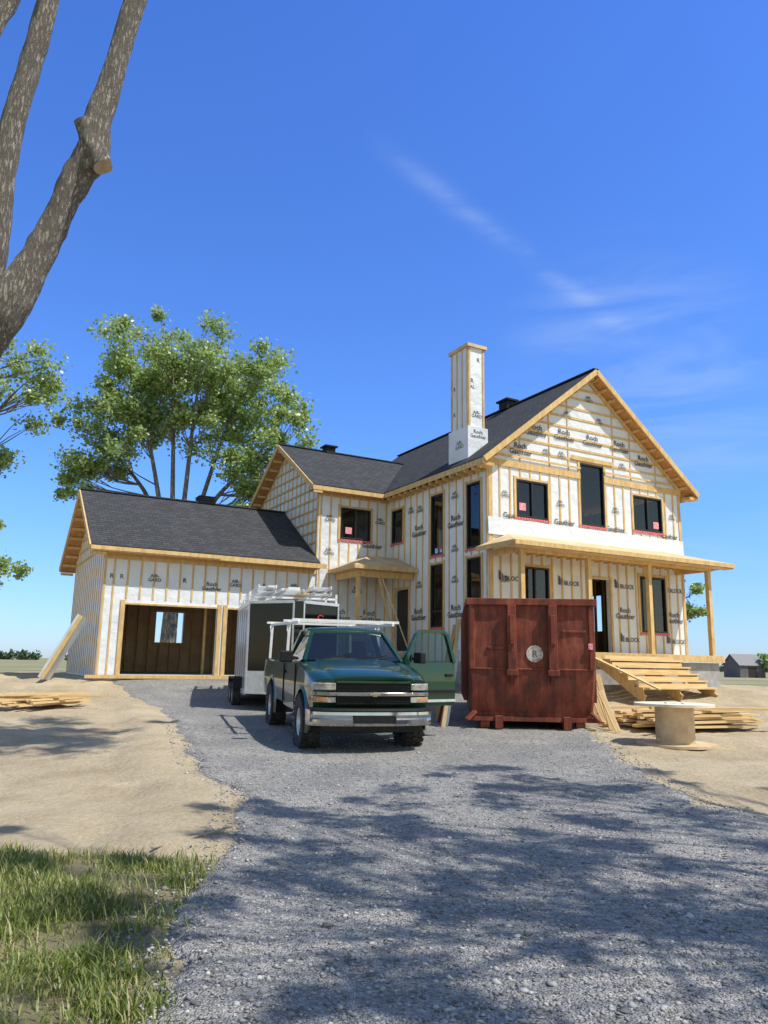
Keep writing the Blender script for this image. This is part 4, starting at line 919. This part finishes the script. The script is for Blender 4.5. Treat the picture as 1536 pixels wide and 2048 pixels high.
for tx_,tz,r in ((-14.2,12.2,.13),(-12.6,14.8,.15),(-10.7,17,.16),(-8.9,16.6,.15),(-7.0,15,.14),(-5.2,12,.11)):
    yy=36+random.uniform(-2,2);stems.append([(-9.8,36,4.5+random.random()*2,.16),(-9.8+(tx_+9.8)*.3,36+(yy-36)*.3,8.5,.12),(-9.8+(tx_+9.8)*.62,36+(yy-36)*.7,8+(tz-8)*.6,.08),(tx_,yy,tz,.035)])
def blobcl(c,r,n,cr,shell=.45,seed=0,cond=None,th=-.22):
    out=[];k=0;rs=random.Random(seed)
    while len(out)<n and k<9000:
        k+=1;d=Vector((rs.gauss(0,1),rs.gauss(0,1),rs.gauss(0,1))).normalized()*rs.random()**shell
        p=(c[0]+d.x*r[0],c[1]+d.y*r[1],c[2]+d.z*r[2])
        if cond and not cond(*p): continue
        if noise.noise(Vector(p)*.35+Vector((seed,0,0)))<th: continue
        out.append((*p,cr*rs.uniform(.5,1.2)))
    return out
tk=-.3
cl=blobcl((-11.5,36,15.5),(3.1,3.2,3.3),56,.8,seed=1,th=tk)+blobcl((-8.0,36,15.2),(3.1,3.2,3.2),54,.8,seed=2,th=tk)+blobcl((-13.6,36,12.0),(2.9,2.8,2.6),40,.75,seed=3,th=tk)+blobcl((-5.8,36,11.8),(2.7,2.8,2.9),46,.75,seed=4,th=tk)+blobcl((-9.8,36.5,13.6),(3.4,2.5,2.4),30,.75,seed=5,th=tk)+blobcl((-5.6,36,9.0),(2.0,2,1.8),22,.65,seed=6)+blobcl((-14.4,36,9.8),(1.5,2,1.2),11,.65,seed=8)
tree(B,stems,cl,230,.165,'tall leafy cottonwood with several pale stems behind the garage',bark=BARK2,seg=8)
cl=blobcl((-17.4,30,12.4),(3.9,3.5,3.8),74,.78,seed=11,th=tk)+blobcl((-15.8,30,5.2),(1.5,2,2.1),18,.55,seed=12)+blobcl((-16.4,30,9.3),(1.0,2,.9),5,.55,seed=13)
tree((-18,30,.5),[[(-18,30,.3,.45),(-17.9,30,5,.36),(-17.5,30,9,.26),(-17,30,14,.1)],[(-17.9,30,4,.2),(-16.4,30,5.6,.08)]],cl,240,.155,'leafy cottonwood standing at the edge of the sandy yard',bark=BARK2)
cl=blobcl((17.3,44,5.2),(1.1,1.3,1.7),8,.55,seed=21)+blobcl((15.6,45,7),(1.4,2,1.2),5,.6,seed=22)
tree((16.6,44.5,0),[[(16.6,44.5,-.1,.2),(16.6,44.5,4,.15),(16.4,44.5,7.5,.06)]],cl,200,.2,'small green tree standing behind the house')
st1=[(-6.2,7.5,-.1,.60),(-5.9,7.7,1.8,.46),(-5.3,7.9,3.6,.40),(-4.80,8,4.5,.30),(-4.38,8,5.1,.23),(-4.09,8,5.66,.178),(-3.88,8,6.2,.152),(-3.70,8,6.72,.147),(-3.58,8,7.02,.165),(-3.46,8,7.28,.19),(-3.44,8,7.65,.158),(-3.32,8,8.3,.13),(-3.07,8,9.6,.115),(-2.5,7.9,11.6,.11),(-1.6,7.7,14,.09),(-.4,7.5,16.5,.05)]
st2=[(-4.8,8.05,4.4,.2),(-4.56,8.05,5.3,.15),(-4.47,8,6.1,.135),(-4.47,8,7.3,.14),(-4.32,8,8.4,.125),(-4.17,8,9.6,.115),(-4.0,8.1,12,.10),(-3.6,8.2,15.5,.05)]
st3=[(-5.2,8,5.2,.2),(-5.1,8.05,7.2,.15),(-4.86,8,8.8,.115),(-4.58,8,9.8,.105),(-3.8,7.2,12.5,.09),(-2.0,6,15,.05)]
def stub(mb,rel):
    tube(mb,[rel((-3.48,7.95,7.42,.14)),rel((-3.37,7.9,7.20,.135)),rel((-3.26,7.86,7.00,.105))],16,5,.35,BARK,CUT)
    tube(mb,[rel((-3.48,7.95,7.40,.13)),rel((-3.56,7.84,7.60,.095))],12,3,.35,BARK,CUT)
    tube(mb,[rel((-4.55,7.9,4.80,.14)),rel((-4.45,7.70,4.80,.09))],12,3,.3,BARK,CUT)
st4=[(-2.5,7.9,11.6,.11),(0,8.4,13.6,.08),(3,9,15,.04)]
uc=lambda x,y,z:(z-2.8)/(y+1)>1.08
cl=blobcl((-.5,8.6,16.2),(5.2,3.2,1.9),40,.6,seed=31,cond=lambda x,y,z:z>14.2 and uc(x,y,z),th=-.1)+blobcl((3.0,9.8,16.6),(4.2,2.8,1.4),34,.55,seed=32,cond=uc,th=-.1)+blobcl((-2.5,3.5,14.5),(3,3,1.5),12,.6,seed=33,th=-.1)
tree((-6.2,7.5,0),[st1,st2,st3,st4],cl,150,.15,'large forked cottonwood with rough grey bark and cut limb stubs',seg=30,amp=.18,n=10,extra=stub)
offc=lambda x,y,z:(((z-2.6)/max(.1,y+.8)>1.08) or x/max(.1,y+.9)>.66) and y+.27*z<12.0 and noise.noise(Vector((x*1.1,y*2.1,1.7)))>-.05
cl=blobcl((7.2,3.4,10.0),(5.6,6.0,1.5),150,.34,shell=.5,seed=41,cond=offc,th=-.9)
tree((10.5,.5,0),[[(10.5,.5,-.1,.5),(10.2,.8,4,.4),(9.6,1.8,7.5,.2),(8.4,3.4,10.5,.04)],[(10.1,1,5,.15),(7.5,2.0,8.5,.08),(5.5,2.6,10.5,.03)],[(9.8,1.5,6,.15),(9.6,5,9,.07),(9,7.5,10.5,.03)]],cl,85,.125,'tall leafy cottonwood shading the gravel drive',par_rad=.012)
cl=blobcl((14.4,6.0,11.0),(3.2,3.4,1.8),50,.4,seed=51,cond=lambda x,y,z:x>10.4 and y<8.8,th=-.1)
tree((16.5,4.5,0),[[(16.5,4.5,-.1,.45),(16.2,4.7,5,.34),(15.3,5.2,9,.16),(14.6,5.6,12,.04)]],cl,100,.13,'tall leafy cottonwood shading the sandy yard',par_rad=.012)
DLEAF=leafmat('distant_foliage',(.04,.07,.03),(.06,.10,.04),(.09,.13,.06),.2)
def farline(x0,x1,y,h,n,name):
    cl=[(random.uniform(x0,x1),y+random.uniform(-10,10),h*random.uniform(.2,.6),h*random.uniform(.4,.7)) for _ in range(n)]
    o=leaves(cl,60,h*.35,None,name,DLEAF);o['kind']='stuff';o['label']='low distant line of trees across the fields';o['category']='tree line'
farline(-420,-120,520,6,90,'tree_line');farline(150,420,560,5,60,'tree_line')
bn=empty('barn',(74,160,0),(0,0,rad(15)),label='grey weathered barn far across the field',category='barn')
GB=mat('grey_barn_boards',(.16,.15,.15),(.10,.10,.10),scale=2,rough=.9)
b=MB();b.box(-3,3,-2.4,2.4,0,2.6,GB);b.add([(-3,-2.4,2.6),(-3,2.4,2.6),(-3,0,4.6)],[(0,1,2)],GB);b.build('wall',bn,recalc=False);b=MB()
b.add([(-3.3,-2.7,2.4),(3.3,-2.7,2.4),(3.3,0,4.7),(-3.3,0,4.7),(-3.3,2.7,2.4),(3.3,2.7,2.4)],[(0,1,2,3),(3,2,5,4)],mat('barn_roof',(.22,.22,.23),rough=.7));b.build('roof',bn,recalc=False)
b=MB();b.box(-1,1,-2.45,-2.4,0,2.0,DARK);b.build('door',bn)
tree((79,158,0),[[(79,158,0,.3),(79,158,3,.15)]],blobcl((79,158,3),(2.6,2.6,2.0),10,1.2,seed=61),80,.7,'round dark tree beside the distant barn',twigs=False)
# ------------------------------------------------------------------ light / world / camera
l=bpy.data.lights.new('sun','SUN');l.energy=5.0;l.angle=rad(.53);l.color=(1,.965,.895);lo=bpy.data.objects.new('sun',l);COL.objects.link(lo);lo.rotation_euler=SD.to_track_quat('Z','Y').to_euler();lo.location=(10,-5,30)
W=bpy.data.worlds.new('World');S.world=W;W.use_nodes=True;nt=W.node_tree;L=nt.links.new;bg=nt.nodes['Background']
sk=N(nt,'ShaderNodeTexSky');sk.sky_type='NISHITA';sk.sun_disc=False;sk.sun_elevation=EL;sk.sun_rotation=math.atan2(SD.x,SD.y);sk.air_density=1.0;sk.dust_density=.3;sk.ozone_density=3.0;sk.altitude=0
bg.inputs['Strength'].default_value=.105
tc=N(nt,'ShaderNodeTexCoord')
sz_=N(nt,'ShaderNodeSeparateXYZ');L(tc.outputs['Generated'],sz_.inputs[0])
def dot(v):
    n=N(nt,'ShaderNodeVectorMath',operation='DOT_PRODUCT');L(tc.outputs['Generated'],n.inputs[0]);n.inputs[1].default_value=v;return n.outputs['Value']
def mth(op,a,b=None,c=None):
    n=N(nt,'ShaderNodeMath',operation=op)
    for i,x in enumerate((a,b,c)):
        if x is None: continue
        if isinstance(x,(int,float)): n.inputs[i].default_value=x
        else: L(x,n.inputs[i])
    return n.outputs[0]
def mrange(x,a,b):
    n=N(nt,'ShaderNodeMapRange',interpolation_type='SMOOTHSTEP');L(x,n.inputs[0]);n.inputs[1].default_value=a;n.inputs[2].default_value=b;return n.outputs[0]
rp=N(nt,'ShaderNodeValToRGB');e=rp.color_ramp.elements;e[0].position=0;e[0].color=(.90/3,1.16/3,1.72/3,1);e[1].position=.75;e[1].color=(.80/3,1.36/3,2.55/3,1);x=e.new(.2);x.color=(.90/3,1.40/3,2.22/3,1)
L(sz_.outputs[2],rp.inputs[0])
warmfill=N(nt,'ShaderNodeMix',data_type='RGBA');L(mrange(dot((-.25,.95,-.2)),-.25,.30),warmfill.inputs[0]);warmfill.inputs[6].default_value=(1.85/3,1.65/3,1.35/3,1);L(rp.outputs[0],warmfill.inputs[7])  # unseen sky behind the camera tinted warm, added to offset blue fill light
tm=N(nt,'ShaderNodeVectorMath',operation='MULTIPLY');L(sk.outputs[0],tm.inputs[0]);L(warmfill.outputs[2],tm.inputs[1])
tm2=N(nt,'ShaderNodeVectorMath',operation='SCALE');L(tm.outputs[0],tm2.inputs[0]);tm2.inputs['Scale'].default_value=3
d1=Vector((-.006,.8055,.5924));d2=Vector((.246,.868,.4318));nn=d1.cross(d2).normalized();mid=(d1*.35+d2*.65).normalized()
def gauss(x,w): return mth('EXPONENT',mth('MULTIPLY',mth('POWER',mth('ABSOLUTE',mth('DIVIDE',x,w)),2.0),-1.0))
s1=mth('MULTIPLY',mth('MULTIPLY',gauss(dot(nn),.012),mrange(dot(mid),.972,.995)),.6)
c2=Vector((.300,.885,.352)).normalized();s2=mth('MULTIPLY',mrange(dot(c2),.982,.999),.6)
c3=Vector((.44,.86,.17)).normalized();s3=mth('MULTIPLY',mrange(dot(c3),.975,.999),.35)
mk=mth('ADD',mth('ADD',s1,s2),s3)
mp=N(nt,'ShaderNodeMapping');mp.inputs['Rotation'].default_value=(0,rad(40),0);mp.inputs['Scale'].default_value=(3,5,16);L(tc.outputs['Generated'],mp.inputs[0])
nz=N(nt,'ShaderNodeTexNoise');nz.inputs['Scale'].default_value=1.4;nz.inputs['Detail'].default_value=8;nz.inputs['Roughness'].default_value=.55;nz.inputs['Distortion'].default_value=.6;L(mp.outputs[0],nz.inputs['Vector'])
cf=mth('MULTIPLY',mth('MULTIPLY',mk,mrange(nz.outputs['Fac'],.33,.76)),.42)
mx=N(nt,'ShaderNodeMix',data_type='RGBA');L(cf,mx.inputs[0]);L(tm2.outputs[0],mx.inputs[6]);mx.inputs[7].default_value=(5.5,7.0,9.2,1)
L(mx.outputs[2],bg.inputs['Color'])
cam=bpy.data.cameras.new('camera');co=bpy.data.objects.new('camera',cam);COL.objects.link(co);co.location=(0,0,1.5)
cam.sensor_fit='VERTICAL';cam.sensor_height=36;cam.lens=27.07;cam.clip_end=20000;cam.clip_start=.05
co.rotation_euler=(Matrix.Rotation(rad(90+11.15),3,'X')@Matrix.Rotation(rad(1.0),3,'Z')).to_euler()
S.camera=co
S.view_settings.view_transform='Standard';S.view_settings.look='None';S.view_settings.exposure=0
